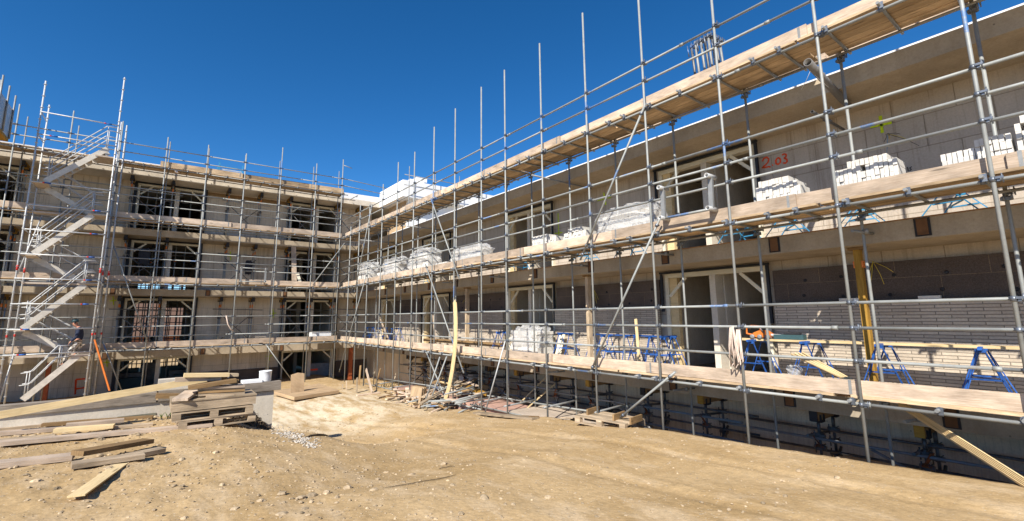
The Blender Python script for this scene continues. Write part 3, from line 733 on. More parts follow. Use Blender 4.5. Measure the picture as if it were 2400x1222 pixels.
LS = thing('scaffold', 'four-lift tube scaffold with timber decks across the yard front of the farther block', 'scaffold', (0, 27.5, -3.4))
XP = [-12.0, -10.3, -8.6, -6.95, -5.2, -3.55, -1.87, -.16, 1.49, 3.17, 4.88, 6.70, 8.17]
XT = [9.2, 8.8, 9.1, 8.9, 9.0, 9.15, 9.1, 8.72, 8.70, 8.60, 9.31, 8.75, 9.28]
Z4 = [-1.335, 1.64, 4.52, 7.17]; R4 = [(.60, 1.05, 1.475), (.78, 1.15, 1.53), (.78, 1.15, 1.53), (.52, .95)]
for x, t in zip(XP, XT):
    m = MB(); m.tube((x, 27.0, -3.5), (x, 27.0, t), TR+.002, 9); m.build('standard', STEEL, LS)
    m = MB(); m.tube((x+.1, 28.05, -3.5), (x+.1, 28.05, 8.85 if x > -9 else 8.4), TR, 8); m.build('standard', STEEL_P, LS)
far = MB(); nc = 0
for kx, z in enumerate(Z4):
    run('ledger', LS, (-12.5, 27.058, z), (8.55, 27.058, z), [5.2+kx*.8+6*i for i in range(4)], STEEL)
    run('ledger', LS, (-12.5, 27.99, z-.02), (9.3, 27.99, z-.02), [4.2+kx*.8+6*i for i in range(4)], STEEL_P)
    for j, dz in enumerate(R4[kx]): run('guard_rail', LS, (-12.5, 27.058, z+dz), (8.5, 27.058, z+dz), [3.4+kx+j*1.7+6*i for i in range(4)], STEEL)
    boards(LS, -12.5, 8.35 if kx == 3 else 9.5, 'X', 27.09, z+.077, sd=kx+31, rows=4 if kx < 3 else 5)
    toes(LS, -.35 if kx == 3 else -12.5, 8.3, 'X', 27.115, z+.118, .235, sd=kx+41, mat=WOOD_TOE if kx != 3 else WOOD_DECK)
    for i, x in enumerate(XP):
        for xx in (x+.15, x+.9):
            m = MB(); l = lean(); m.tube((xx+l, 26.9, z+.05), (xx-l, 28.15, z+.05), TR-.002, 8); m.tube((xx-.03, 27.058, z), (xx+.03, 27.058, z), .037, 8, 1)
            m.build('transom', [STEEL_P, COUPLER], LS)
        for zz in [z]+[z+d for d in R4[kx]]:
            if x > -2 and nc < 98: inst(CP_X, 'coupler', LS, (x, 27.0, zz)); nc += 1
            else: coupler_into(far, (x, 27.0, zz), 'X')
far.build('far_couplers', COUPLER, LS)['kind'] = 'stuff'
for a, b in (((733, 668), (808, 570)), ((625, 810), (683, 890)), ((262, 565), (345, 800)), ((240, 800), (285, 916)), ((806, 388), (825, 395))):
    A, B = atY(*a, 26.93), atY(*b, 26.93); m = MB(); m.tube(A, B, TR, 9); m.build('brace', STEEL, LS)
for z in (7.72, 8.14):
    m = MB(); m.tube((8.2, 27.06, z), (11.2, 27.5, z-.05), TR, 8); m.build('guard_rail', STEEL_P, LS)

# ------------------------------------------------------------------ stair tower
ST = thing('stair_tower', 'aluminium scaffold stair tower with zigzag flights in front of the farther block', 'stair tower', (-3.1, 26.3, -3.4))
ROSE = MB()
for x, y, t in ((-1.92, 25.7, 10.68), (-4.33, 25.7, 9.75), (-4.33, 26.98, 9.2), (-1.92, 26.88, 9.0), (-1.72, 26.9, 8.9)):
    m = MB(); m.tube((x, y, -3.45), (x, y, t), .028, 9); z = -2.9
    while z < t: m.lathe((x, y, z), [(.055, -.006), (.06, 0), (.055, .006)], 8); z += .5
    z = 2.1
    m.tube((x, y, 1.95), (x, y, 2.15), .034, 8, 1); m.tube((x, y, -.6), (x, y, -.5), .030, 8, 1)
    m.build('standard', [ALU, m_plain('red_band', (.62, .05, .04), .5) if 'red_band' not in MATS else MATS['red_band']], ST)
for l, r_ in (((98, 263), (277, 294)), ((90, 317), (268, 340)), ((70, 425), (256, 446)), ((66, 480), (248, 496)), ((55, 537), (243, 550)), ((43, 595), (237, 604)), ((36, 652), (230, 658)), ((25, 712), (222, 714)), ((18, 773), (216, 770)), ((10, 832), (212, 827))):
    A, B = atY(*l, 25.68), atY(*r_, 25.68); z = (A.z+B.z)/2; m = MB(); m.tube((-4.36, 25.68, z), (-1.90, 25.68, z), .025, 8)
    k_ = random.choice((.15, .8)); x = -4.36+2.46*k_
    m.tube((x, 25.68, z), (x+.06, 25.68, z), .027, 8, 1); m.tube((x+.06, 25.68, z), (x+.25, 25.68, z), .027, 8, 2)
    m.build('guard_rail', [ALU, MATS['red_band'], BLUE], ST)
    for x in (-4.33, -1.92):
        m = MB(); m.tube((x, 25.7, z), (x, 26.9, z), .02, 6); m.build('side_rail', ALU, ST)
TREAD = ALU
def flight(A, B, y0, y1, parent, n=9, part=1.0):
    m = MB()
    for y in (y0, y1): m.beam((A.x, y, A.z), (B.x, y, B.z), .035, .21)
    m.build('stringer', m_plain('cream_stringer', (.58, .54, .47), .6, .1, .2) if 'cream_stringer' not in MATS else MATS['cream_stringer'], parent)
    for i in range(1, n):
        p = A.lerp(B, i/n); mm = MB(); mm.wbox(p.x-.12, p.x+.11, y0+.02, y1-.02, p.z+.0, p.z+.03); mm.wbox(p.x-.12, p.x-.10, y0+.02, y1-.02, p.z-.05, p.z-.001); mm.build('tread', LEDGE, parent)
    for y, sh in ((y0, 0), (y1, .0)):
        mm = MB()
        for dz in (.55, 1.0):
            a, b = A+V((.1, 0, dz)), A.lerp(B, part)+V((-.1, 0, dz)); a.y = b.y = y; mm.path([a+V((-.25, 0, -.02)), a, b, b+V((.35, 0, .0))], .021, 7)
        for t in (.03, .97):
            p = A.lerp(B, t*part); mm.tube((p.x, y, p.z+.05), (p.x, y, p.z+1.02), .018, 6)
        mm.build('handrail', ALU, parent)
Y0, Y1 = 25.82, 26.38
FL = [((107, 428), (253, 352)), ((80, 596), (218, 506)), ((54, 771), (200, 668)), ((55, 936), (185, 833))]
FW = []
for i, (a, b) in enumerate(FL):
    A, B = atY(*a, 26.0), atY(*b, 26.0); FW.append((A, B)); flight(A, B, Y0, Y1, ST, 9, .62 if i == 3 else 1.0)
for zt, A in zip((7.0, 4.45, 1.55, -1.36), FW):
    m = MB(); m.wbox(-4.28, -1.95, 26.42, 26.93, zt-.06, zt); m.wbox(-2.55, -1.95, 25.76, 26.415, zt-.06, zt); m.build('landing', LEDGE, ST)
for kx in range(3):
    A = FW[kx][0]; m = MB(); m.wbox(-4.3, A.x+.1, 25.75, 26.92, A.z-.09, A.z-.04); m.build('landing', LEDGE, ST)
    q = V((A.x-.05, 0, A.z-.15)); e = V((-2.45, 0, (4.45, 1.55, -1.36)[kx]+.05)); flight(q, e, 26.45, 26.88, ST, 6)
for a, b in ((V((-4.3, 25.72, -3.3)), V((-4.1, 25.9, -1.2))), (V((-4.3, 25.72, 1.8)), V((-4.0, 26.6, 4.3)))):
    m = MB(); m.tube(a, b, .024, 8); m.build('brace', ALU, ST)

# ------------------------------------------------------------------ shoring under the slabs
def prop_into(t, x, y, z0, z1, q, dark=False):
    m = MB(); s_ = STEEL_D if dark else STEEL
    m.wbox(x-.07, x+.07, y-.07, y+.07, z0, z0+.01); m.tube((x, y, z0), (x, y, z0+1.55), .034, 8); m.tube((x, y, z0+1.5), (x, y, z1-.23), .026, 8)
    pr = m.build('prop', s_, t)
    m = MB(); zc = z0+1.5; m.tube((x, y, zc-.05), (x, y, zc+.06), .055, 8, 0); m.tube((x-.12, y, zc), (x+.12, y, zc), .012, 6, 0); m.build('collar', STEEL_D, pr)
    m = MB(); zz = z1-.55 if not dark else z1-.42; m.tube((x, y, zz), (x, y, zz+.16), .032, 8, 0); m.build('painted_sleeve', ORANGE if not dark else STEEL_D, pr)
    m = MB(); m.wbox(x-.09, x+.09, y-.09, y+.09, z1-.235, z1-.215); m.wbox(x-.085, x-.07, y-.09, y+.09, z1-.214, z1-.1); m.wbox(x+.07, x+.085, y-.09, y+.09, z1-.214, z1-.1); m.build('fork_head', RUBBER, pr)
def beam_into(t, x, y0, y1, z1):
    m = MB(); m.wbox(x-.065, x+.065, y0, y1, z1-.04, z1-.003); m.wbox(x-.065, x+.065, y0, y1, z1-.205, z1-.165); m.wbox(x-.02, x+.02, y0, y1, z1-.164, z1-.041)
    m.wbox(x-.068, x+.068, y0-.012, y0+.10, z1-.208, z1-.001, mi=1); m.build('timber_beam', [WOOD_YELLOW, RUBBER], t)
storey = ['ground floor', 'lowest balcony', 'middle balcony', 'top balcony']
PX = [(-6.6, -5.1), (-1.32, .18), (2.75, 4.2), (5.78, 7.15), (8.55, 9.9)]
where = ['left of the stair tower', 'before the left wide opening', 'before the plain block wall', 'before the opening near the corner', 'in the inner corner']
for lv in (1, 2, 3):
    z0, z1 = FZ[lv], ZTOP[lv]-TH
    for j, (xa, xb) in enumerate(PX):
        t = thing('shoring_tower', 'cross-braced prop pair on %s, %s' % (storey[lv], where[j]), 'shoring', ((xa+xb)/2, 29, z0), 'shoring towers under the balcony slabs')
        q = random.Random(lv*10+j); dx = q.uniform(-.06, .06)
        for x in (xa+dx, xb-dx):
            for y in (28.62, 29.32): prop_into(t, x, y, z0, z1, q)
            beam_into(t, x, 28.4, 29.48, z1)
        m = MB(); m.tube((xa, 28.57, z0+.3), (xb, 28.57, z0+1.7), .02, 7); m.tube((xb, 28.54, z0+.3), (xa, 28.54, z0+1.7), .02, 7); m.build('cross_brace', STEEL_D, t)
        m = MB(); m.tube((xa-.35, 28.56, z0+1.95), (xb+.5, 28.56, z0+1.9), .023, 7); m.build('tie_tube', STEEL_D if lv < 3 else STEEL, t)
q = random.Random(77)
for lv in (0, 1, 2, 3):                       # slim props standing in the dark rooms
    z0, z1 = FZ[lv], ZTOP[lv]-TH
    for a, b, mid in LO:
        n = 5 if lv else 2
        for i in range(n):
            x = a+.3+(b-a-.5)*(i+.3*q.random())/n
            if mid and abs(x-mid) < .2: x += .3
            y = 30.3+q.random()*2.2
            t = thing('steel_prop', 'slim steel prop standing inside the dark %s rooms' % ('ground floor', 'first floor', 'second floor', 'top floor')[lv], 'prop', (x, y, z0), 'steel props in the rooms of the %s' % ('ground floor', 'first floor', 'second floor', 'top floor')[lv])
            m = MB(); m.tube((x, y, z0), (x, y, z0+1.6), .034, 7); m.tube((x, y, z0+1.6), (x, y, z1), .026, 7); m.wbox(x-.06, x+.06, y-.06, y+.06, z1-.012, z1-.002); m.build('tube', STEEL, t)
            m = MB(); m.tube((x, y, z0+1.56), (x, y, z0+1.66), .05, 7); m.build('collar', ORANGE if i % 2 else STEEL_D, t)
        if lv:
            m = MB(); m.tube((a+.15, 30.25, z0+1.9), (b-.15, 30.25, z0+1.88), .022, 6)
            tag(m.build('tie_tube', STEEL_D), 'horizontal tie tube across the %s opening %s' % (('', 'first floor', 'second floor', 'top floor')[lv], 'beside the stair tower' if a < -5 else 'right of the stair tower' if a < 2 else 'next to the corner'), 'tube', 'tie tubes behind the openings')
# basement shoring below the nearer block
ys = [atX(px, 985, 10.1).y for px in (2165, 1925, 1665, 1530, 1400, 1315)]
while ys[-1] < 21: ys.append(ys[-1]+q.uniform(1.5, 1.9))
for j, y in enumerate(ys):
    z0 = gz(10.2, y)-.02; z1 = ZTOP[0]-TH
    t = thing('shoring_tower', 'dark prop tower with clamps in the pit, %s' % (('nearest, behind the long brown batten bundle', 'second nearest, below the yellow timber post', 'behind the third scaffold pole from the right', 'right of the sloping brace foot', 'behind the pit edge pallet', 'behind the leaning yellow laths', 'right of the white cardboard box', 'behind the white cardboard box', 'behind the bowed batten bundle', 'behind the leaning boards', 'behind the debris heap', 'farthest along the pit', 'at the far end of the pit')[min(j, 12)]), 'shoring', (10.2, y, z0), 'prop towers in the pit')
    for x in (9.95, 10.65):
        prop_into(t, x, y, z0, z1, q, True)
    m = MB(); m.wbox(9.75, 10.9, y-.06, y+.06, z1-.2, z1-.003); m.wbox(9.74, 9.78, y-.065, y+.065, z1-.205, z1-.001, 1); m.build('timber_beam', [WOOD_BROWN, WOOD_YELLOW if j % 2 == 0 else RUBBER], t)
    m = MB(); q2 = random.Random(j); sx = q2.choice((-1, 1)); m.beam((9.86, y-.10*sx, -2.2), (9.90, y+.02*sx, -2.42), .10, .012); m.beam((9.84, y-.02, -2.42), (9.96, y+.03, -2.40), .12, .015); m.build('rusty_clamp_plate', m_plain('rusty_plate', (.30, .10, .035), .75, .1, .3) if 'rusty_plate' not in MATS else MATS['rusty_plate'], t)
    for x in (9.95, 10.65):
        for z in (-2.24, -2.45, -2.68):
            m = MB(); m.tube((x-.05, y, z), (x+.06, y, z), .05, 7); m.tube((x, y-.09, z), (x, y+.1, z), .045, 7); m.tube((x-.06, y+.06, z-.09), (x-.06, y+.06, z+.1), .012, 5); m.tube((x-.1, y-.04, z+.04), (x+.1, y-.05, z+.05), .012, 5); m.build('clamp', STEEL_D, t)
    m = MB(); m.tube((9.6, y+.07, -2.2), (10.9, y+.07, -2.3), .026, 8); m.tube((9.8, y-.07, -3.3), (10.7, y-.07, -2.55), .026, 8); m.build('cross_tube', STEEL_D, t)
for j in range(4):
    a = -.5+5.6*j
    for x, z in ((10.57, -2.24), (9.87, -2.27), (10.55, -2.62), (9.89, -2.66), (10.56, -3.0)):
        m = MB(); m.tube((x, a, z+.03), (x, a+5.9, z-.03), .0255, 8)
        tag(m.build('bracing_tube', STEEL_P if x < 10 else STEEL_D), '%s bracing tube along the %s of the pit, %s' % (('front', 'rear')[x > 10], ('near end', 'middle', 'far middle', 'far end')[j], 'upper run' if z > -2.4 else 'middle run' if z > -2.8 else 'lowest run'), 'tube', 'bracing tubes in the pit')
    m = MB(); m.tube((9.84, a+3.4, -2.3), (9.84, a+1.2, -3.3), .0255, 8); tag(m.build('bracing_tube', STEEL_P), 'sloping bracing tube at the %s of the pit' % ('near end', 'middle', 'far middle', 'far end')[j], 'tube', 'bracing tubes in the pit')
# ------------------------------------------------------------------ loose things
def plank(p0, p1, w, h, mat, label, group=None, name='plank', cat='plank', up=(0, 0, 1), lift=True):
    p0, p1 = V(p0), V(p1)
    m = MB(); m.beam(p0, p1, w, h, up); return tag(m.build(name, mat), label, cat, group)
def gplank(a, b, w, h, mat, label, group=None, lift=.0, lift1=None, **kw):
    A, B = at_g(*a), at_g(*b); n = 9
    ex = max(gz(*(A.lerp(B, i/n).xy))-A.lerp(B, i/n).z for i in range(n+1))
    l1 = lift if lift1 is None else lift1
    A.z += h/2+ex*.6+lift; B.z += h/2+ex*.6+l1
    return plank(A, B, w, h, mat, label, group, **kw)

WOOD_GREY = m_wood('silver_grey_timber', (.36, .31, .255), (.17, .14, .11), .9, piece=.1)
# low wall with its boards
WL = thing('retaining_wall', 'low pale concrete wall running left behind the pallet stack', 'wall', (-2, 13.1, -3))
MB().wbox(-9, 2.52, 13.0, 13.28, -3.5, -1.76).build('wall', CONC_L, WL)
MB().wbox(-.42, .22, 12.985, 12.997, -2.22, -1.98).build('cement_patch', m_plain('cement_patch_grey', (.22, .21, .16), .95, 0, .4), WL)
plank((-9, 13.08, -1.655), (.2, 13.08, -1.655), .25, .2, WOOD_GREY, 'long grey timber lying along the top of the low wall, left part')
plank((.23, 13.06, -1.64), (2.66, 13.06, -1.635), .25, .21, WOOD_GREY, 'grey timber on the end of the low wall, passing behind the pallet stack')
plank(atY(0, 973, 12.3), atY(485, 888, 12.1), .07, .125, WOOD_FRESH, 'long pale plank leaning up from the left against the pallet stack')
plank(atY(365, 928, 12.5), atY(432, 928, 12.5), .2, .09, WOOD_BROWN, 'short brown board sticking out left of the pallet stack')
G = 'planks laid out in front of the low wall'
gplank((-40, 1050), (497, 1001), .20, .06, WOOD_TOE, 'longest plank on the ground, reaching under the pallet stack', G)
gplank((-30, 1042), (128, 1027), .19, .05, WOOD_OLD, 'grey plank end just behind the longest ground plank at the left edge', G)
gplank((126, 1022), (266, 1011), .16, .06, WOOD_FRESH, 'yellowish short plank lower of the pair lying on the plank row', G, .05)
gplank((153, 1011), (289, 998), .18, .06, WOOD_TOE, 'pale short plank upper of the pair lying on the plank row', G, .06)
gplank((-30, 1024), (153, 1009), .18, .06, WOOD_TOE, 'pale plank running off the left edge beside the short pair', G)
gplank((266, 1009), (358, 1001), .16, .05, WOOD_OLD, 'grey plank end right of the short pair', G)
gplank((99, 1002), (358, 984), .17, .06, WOOD_BROWN, 'dark wet plank at the back of the plank row', G)
gplank((-30, 1014), (99, 1001), .17, .06, WOOD_OLD, 'grey plank at the back left of the plank row', G)
gplank((174, 992), (431, 965), .10, .05, WOOD_TOE, 'thin batten rising from the plank row to the pallet stack', G, 0, .05)
G = 'loose planks in the left foreground'
gplank((-30, 1098), (172, 1076), .24, .07, WOOD_TOE, 'broad pale plank entering from the left edge in the foreground', G)
gplank((166, 1102), (336, 1077), .23, .06, WOOD_OLD, 'grey plank lowest in the crossed foreground heap', G, .02)
gplank((300, 1073), (380, 1057), .20, .06, WOOD_OLD, 'short grey plank end right of the crossed foreground heap', G)
gplank((178, 1088), (346, 1049), .24, .065, WOOD_BROWN, 'brown plank lying on top of the crossed foreground heap', G, .10, .06)
gplank((177, 1173), (283, 1096), .16, .018, WOOD_FRESH, 'fresh yellow strip of plywood pointing at the camera in the foreground', G, .01)

# pallets
def pallet(name_label, loc, rz, mat, group, L=1.2, Wd=.8):
    t = thing('pallet', name_label, 'pallet', (0, 0, 0), group)
    for x in (-L/2+.07, 0, L/2-.07):
        for y in (-Wd/2+.05, 0, Wd/2-.05): MB().box((x, y, .068), (.14, .10, .09)).build('block', mat, t)
    m = MB()
    for y in (-Wd/2+.05, 0, Wd/2-.05): m.box((0, y, .011), (L, .10, .022))
    m.build('base_board', mat, t)
    m = MB()
    for x in (-L/2+.07, 0, L/2-.07): m.box((x, 0, .124), (.14, Wd, .02))
    m.build('cross_board', mat, t)
    m = MB()
    for i in range(5): m.box((0, -Wd/2+.07+i*(Wd-.14)/4, .146), (L, .13, .022))
    m.build('top_board', mat, t)
    t.location = loc; t.rotation_euler = (0, 0, rz); return t
PP = at_g(508, 999); PP.y += .35; pz = max(gz(PP.x+dx, PP.y+dy) for dx in (-.5, 0, .5) for dy in (-.3, .3))-.03
pallet('lowest pallet of the timber stack by the low wall', (PP.x, PP.y, pz), .03, WOOD_OLD, None, 1.3, .9)
pallet('second pallet of the timber stack, with open gaps', (PP.x-.06, PP.y, pz+.165), -.02, WOOD_OLD, None, 1.35, .9)
zt = pz+.335
m = MB(); m.box((PP.x-.06, PP.y-.38, zt+.09), (1.42, .05, .17)); m.box((PP.x-.06, PP.y+.38, zt+.09), (1.42, .05, .17)); m.box((PP.x-.74, PP.y, zt+.09), (.05, .70, .17)); m.box((PP.x+.62, PP.y, zt+.09), (.05, .70, .17)); m.box((PP.x-.06, PP.y, zt+.19), (1.44, .84, .025))
tag(m.build('pallet_collar', WOOD_OLD), 'wooden collar of broad boards on the second pallet', 'pallet collar')
zt += .21
def pk(a, b, dy, w, h, mat, lab, up=(0, 0, 1)):
    f = lambda q: atY(380+q[0]/7.187, 850+q[1]/7.187, PP.y+dy); plank(f(a), f(b), w, h, mat, lab, 'planks on the pallet stack', up=up)
pk((480, 640), (1432, 610), -.28, .22, .05, WOOD_TOE, 'broad pale board lying flat across the pallet collar')
pk((735, 570), (1205, 545), -.22, .25, .04, WOOD_OLD, 'slatted short board on the flat pale board')
for i, (y0, y1, dy, mt, lab) in enumerate(((540, 505, -.15, WOOD_OLD, 'lowest long plank of the bundle on the pallet stack'), (495, 455, -.16, WOOD_BROWN, 'second plank of the bundle on the pallet stack'), (462, 425, -.14, WOOD_OLD, 'third plank of the bundle on the pallet stack'), (425, 392, -.17, WOOD_TOE, 'uppermost pale plank of the bundle on the pallet stack'))):
    pk((605, y0), (1380, y1), dy, .2, .045, mt, lab)
pk((440, 425), (1245, 300), -.2, .2, .07, WOOD_BROWN, 'brown plank lying askew on top of the plank bundle')
pk((215, 290), (990, 262), .15, .18, .075, WOOD_TOE, 'pale squared timber behind the brown askew plank')
pk((365, 215), (1125, 205), .1, .2, .07, WOOD_FRESH, 'topmost yellowish plank of the pallet stack')
pk((900, 205), (1280, 208), .28, .16, .06, WOOD_OLD, 'short plank end right of the topmost plank')
pk((1000, 300), (1275, 330), .2, .14, .11, WOOD_BROWN, 'brown timber end under the top planks at the right')
q0 = atY(380+300/7.187, 850+630/7.187, PP.y-.45); plank(q0, q0+V((.22, .55, .07)), .26, .05, WOOD_TOE, 'short broad board at the left end pointing at the camera', 'planks on the pallet stack')
P = atY(406, 893, 13.14); tag(MB().wbox(P.x-.27, P.x+.3, 13.0, 13.28, -1.53, -1.30).build('concrete_block', CONC_L), 'pale rectangular block on the low wall left of the timber stack', 'block')
P = atY(588, 890, 13.2); tag(MB().wbox(P.x-.2, P.x+.22, 12.99, 13.3, -1.53, -1.47).build('foam_sheet', INSUL), 'thin white sheet on the low wall beside the bucket', 'sheet')
P = atY(621, 893, 13.15); bk = thing('bucket', 'white plastic bucket standing on the end of the low wall', 'bucket', (P.x, 13.14, -1.53))
MB().lathe((P.x, 13.14, -1.53), [(.13, 0), (.135, .02), (.138, .12), (.142, .235), (.146, .24), (.146, .255), (.135, .255), (.132, .2)], 16).build('shell', WHITE, bk)
MB().lathe((P.x, 13.14, -1.335), [(.12, 0), (.12, .035)], 14).build('contents', WOOD_TOE, bk)
# plant by the planks
def weed(px, py, n, h, mat, label, name='weed', blade=.009, sp=.10):
    P = at_g(px, py); q = random.Random(px); m = MB(); b0 = V((P.x, P.y, gz(P.x, P.y)))
    for i in range(n):
        a = q.uniform(0, 6.28); l = q.uniform(.5, 1)*h; o = V((q.uniform(-sp, sp), q.uniform(-sp, sp), 0)); d = V((math.cos(a), math.sin(a), 0))
        m.path([b0+o, b0+o+d*l*.25+V((0, 0, l*.6)), b0+o+d*l*.55+V((0, 0, l))], [blade, blade*.9, .002], 4)
    return tag(m.build(name, mat), label, 'weed')
LEAF = m_plain('weed_green', (.12, .17, .035), .7, 0, .4, 12); DRYW = m_plain('dry_weed', (.36, .29, .17), .9, 0, .3, 12); DKW = m_plain('dark_weed', (.06, .075, .03), .8, 0, .4, 12)
weed(398, 982, 18, .17, LEAF, 'bright green weed growing beside the plank row', sp=.16)
weed(1205, 958, 30, .32, DKW, 'dark dry weed at the foot of the pink ledge', sp=.25)
weed(1245, 972, 14, .14, LEAF, 'small green weed tuft left of the ground plank at the ledge', sp=.1)
weed(1672, 1026, 12, .32, DRYW, 'dry branching weed at the pit edge near the middle poles', blade=.007)
weed(2150, 1100, 12, .42, DRYW, 'tall dry weed stalk at the pit edge on the right', blade=.008, sp=.04)
weed(1962, 1070, 10, .12, LEAF, 'small bright tuft at the pit edge between the right poles')
weed(905, 908, 26, .3, DKW, 'dark weed patch beside the debris heap', sp=.5)
for a, b, lab in (((900, 1151), (1070, 1115), 'long thin twig lying on the dirt in the foreground'), ((1030, 1098), (1062, 1094), 'short dark twig lying on the dirt right of the centre'), ((715, 1026), (766, 1021), 'dark strip standing in for the low wall shadow tip on the dirt')):  # last entry models the low wall's cast shadow tip as a dark strip
    A, B = at_g(*a), at_g(*b); m = MB(); pts = []
    for i in range(8):
        p = A.lerp(B, i/7); p += V((random.uniform(-.03, .03), random.uniform(-.03, .03), 0)); p.z = gz(p.x, p.y)+.015; pts.append(p)
    m.path(pts, [.003]+[.0055]*6+[.002] if 'twig' in lab else [.01]+[.022]*6+[.01], 5); tag(m.build('twig', m_plain('twig_and_shadow_brown', (.11, .08, .05), .9) if 'twig_and_shadow_brown' not in MATS else MATS['twig_and_shadow_brown']), lab, 'twig')
# larger stones in the foreground
q = random.Random(9)
for (x, y, r_) in ((765, 1163, .05), (520, 1141, .035), (875, 1152, .045), (1060, 1140, .04), (705, 1170, .05), (660, 1162, .05), (1080, 1210, .045), (730, 1165, .06), (220, 1052, .07), (85, 1132, .05), (550, 1195, .05), (600, 1107, .045), (885, 1124, .035), (945, 1130, .03), (1120, 1140, .035)):
    P = at_g(x, y); P.z = gz(P.x, P.y)+r_*.15; tag(MB().rock(P, r_, flat=.55).build('stone', STONEM), 'pale fist-sized stone lying loose in the foreground dirt', 'stone', 'fist-sized stones in the foreground')

# plywood by the corner
m = MB(); z = -3.06; c4 = [atZ(*c_, z) for c_ in ((690, 931), (795, 915), (748, 899), (640, 917))]
def prism(pts, th, name, mat, label, cat, dirv=(0, 0, -1)):
    m = MB(); d = V(dirv)*th; b = len(m.v); n = len(pts); m.v += [V(p) for p in pts]+[V(p)+d for p in pts]
    L = [(p.x*1.0, p.y*1.0) for p in pts]
    m.poly(list(range(n)), L, .5); m.poly(list(range(2*n-1, n-1, -1)), L[::-1], .5)
    for i in range(n): j = (i+1) % n; m.poly([i, i+n, j+n, j], [(0, 0), (0, th), (.5, th), (.5, 0)], .5)
    return tag(m.build(name, mat), label, cat)
prism(c4, .13, 'plywood_platform', PLY, 'low platform of plywood sheets lying at the corner of the yard', 'platform')
A, B = atZ(681, 920.5, -3.055), atZ(712.5, 917, -3.055); u = V((0, .10, .74)); prism([A, B, B+u*.98, A.lerp(B, .5)+u*1.04, A+u*.95], .03, 'plywood_sheet', PLY, 'square plywood sheet standing upright on the platform', 'sheet', (0, 1, 0))
A, B = at_g(958, 951), at_g(983, 957.5)
for i, lab in enumerate(('front sheet of the boards leaning at the foot of the debris heap', 'middle sheet of the boards leaning at the foot of the debris heap', 'rear sheet of the boards leaning at the foot of the debris heap')):
    o = V((.10, .05, 0))*i; u = V((.20, .22, .62)); prism([A+o, B+o, B+o+u, A+o+u], .055, 'board_sheet', PLY if i < 2 else WOOD_BROWN, lab, 'board', (.85, .45, 0))

# ledge, box, debris
LG = thing('concrete_ledge', 'low pinkish concrete ledge under the scaffold foot', 'ledge', (9.2, 12, -3.2))
MB().wbox(8.45, 9.45, 11.3, 15.6, -3.3, -2.74).build('pink_block', PINK, LG); MB().wbox(8.43, 10.4, 8.1, 11.29, -3.4, -2.72).build('slab', LEDGE, LG)
MB().wbox(8.6, 9.4, 16.6, 19.8, -3.3, -2.98).build('pink_block', PINK, LG)
C = atZ(1107, 904, -2.735); yb = C.y+1.05; bx = thing('cardboard_box', 'white cardboard box with dark lettering in the shade on the ledge', 'box', (C.x+.4, C.y+.4, -2.735))
MB().wbox(C.x, C.x+.95, C.y, yb, -2.735, -2.735+.42).build('carton', m_plain('white_card', (.60, .58, .56), .8, 0, .08), bx)
def text(s_, size, loc, rot, mat, parent, name='lettering'):
    cu = bpy.data.curves.new(name, 'FONT'); cu.body = s_; cu.size = size; cu.extrude = .001
    o = bpy.data.objects.new('tmp', cu); COL.objects.link(o); dg = bpy.context.evaluated_depsgraph_get(); me = bpy.data.meshes.new_from_object(o.evaluated_get(dg)); bpy.data.objects.remove(o)
    me.name = name; me.materials.clear(); me.materials.append(mat); t = bpy.data.objects.new(name, me); COL.objects.link(t); t.parent = parent; t.location = V(loc)-WORG[parent.name]; t.rotation_euler = rot; return t
text('Kergo', .19, (C.x+.2, C.y-.003, -2.51), (R(90), 0, 0), RUBBER, bx); text('domus', .11, (C.x+.2, C.y-.003, -2.68), (R(90), 0, 0), m_plain('print_green', (.03, .25, .10), .6), bx)
G = 'offcuts in the debris heap at the scaffold foot'; q = random.Random(21)
for i in range(120):
    px, py = q.uniform(868, 1130), q.uniform(890, 934)
    if py < 893+abs(px-1000)*.08: continue
    P = atZ(px, py, -2.62); P.x = min(max(P.x, 7.85), 9.25); P.z = max(gz(P.x, P.y), -2.74 if P.x > 8.4 and 8 < P.y < 15.7 else -9)+q.uniform(.05, .42); a = q.uniform(0, 3.14); l = q.uniform(.35, 1.2); d = V((math.cos(a), math.sin(a), q.uniform(-.25, .35)))*l
    mt = q.choice((WOOD_FRESH, WOOD_TOE, WOOD_TOE, WOOD_OLD, WOOD_BROWN)); plank(P-d/2, P+d/2, q.uniform(.05, .18), q.uniform(.02, .05), mt, 'timber offcut tossed in the debris heap at the scaffold foot', G, 'offcut', 'offcut')
G = 'steel tubes in the debris heap'
for i in range(34):
    px, py = q.uniform(890, 1180), q.uniform(900, 955); P = atZ(px, py, -2.66); P.x = min(max(P.x, 8.15), 9.2); P.z = max(gz(P.x, P.y), -2.74 if P.x > 8.2 and 8 < P.y < 15.7 else -9)+q.uniform(.05, .35); a = q.uniform(-.5, .9); l = q.uniform(.8, 2.0); d = V((math.cos(a), math.sin(a)*1.2, q.uniform(-.06, .08)))*l/2
    m = MB(); m.pipe(P-d, P+d, .025, .004, 9); tag(m.build('loose_tube', STEEL), 'loose scaffold tube lying in the debris heap', 'tube', G)
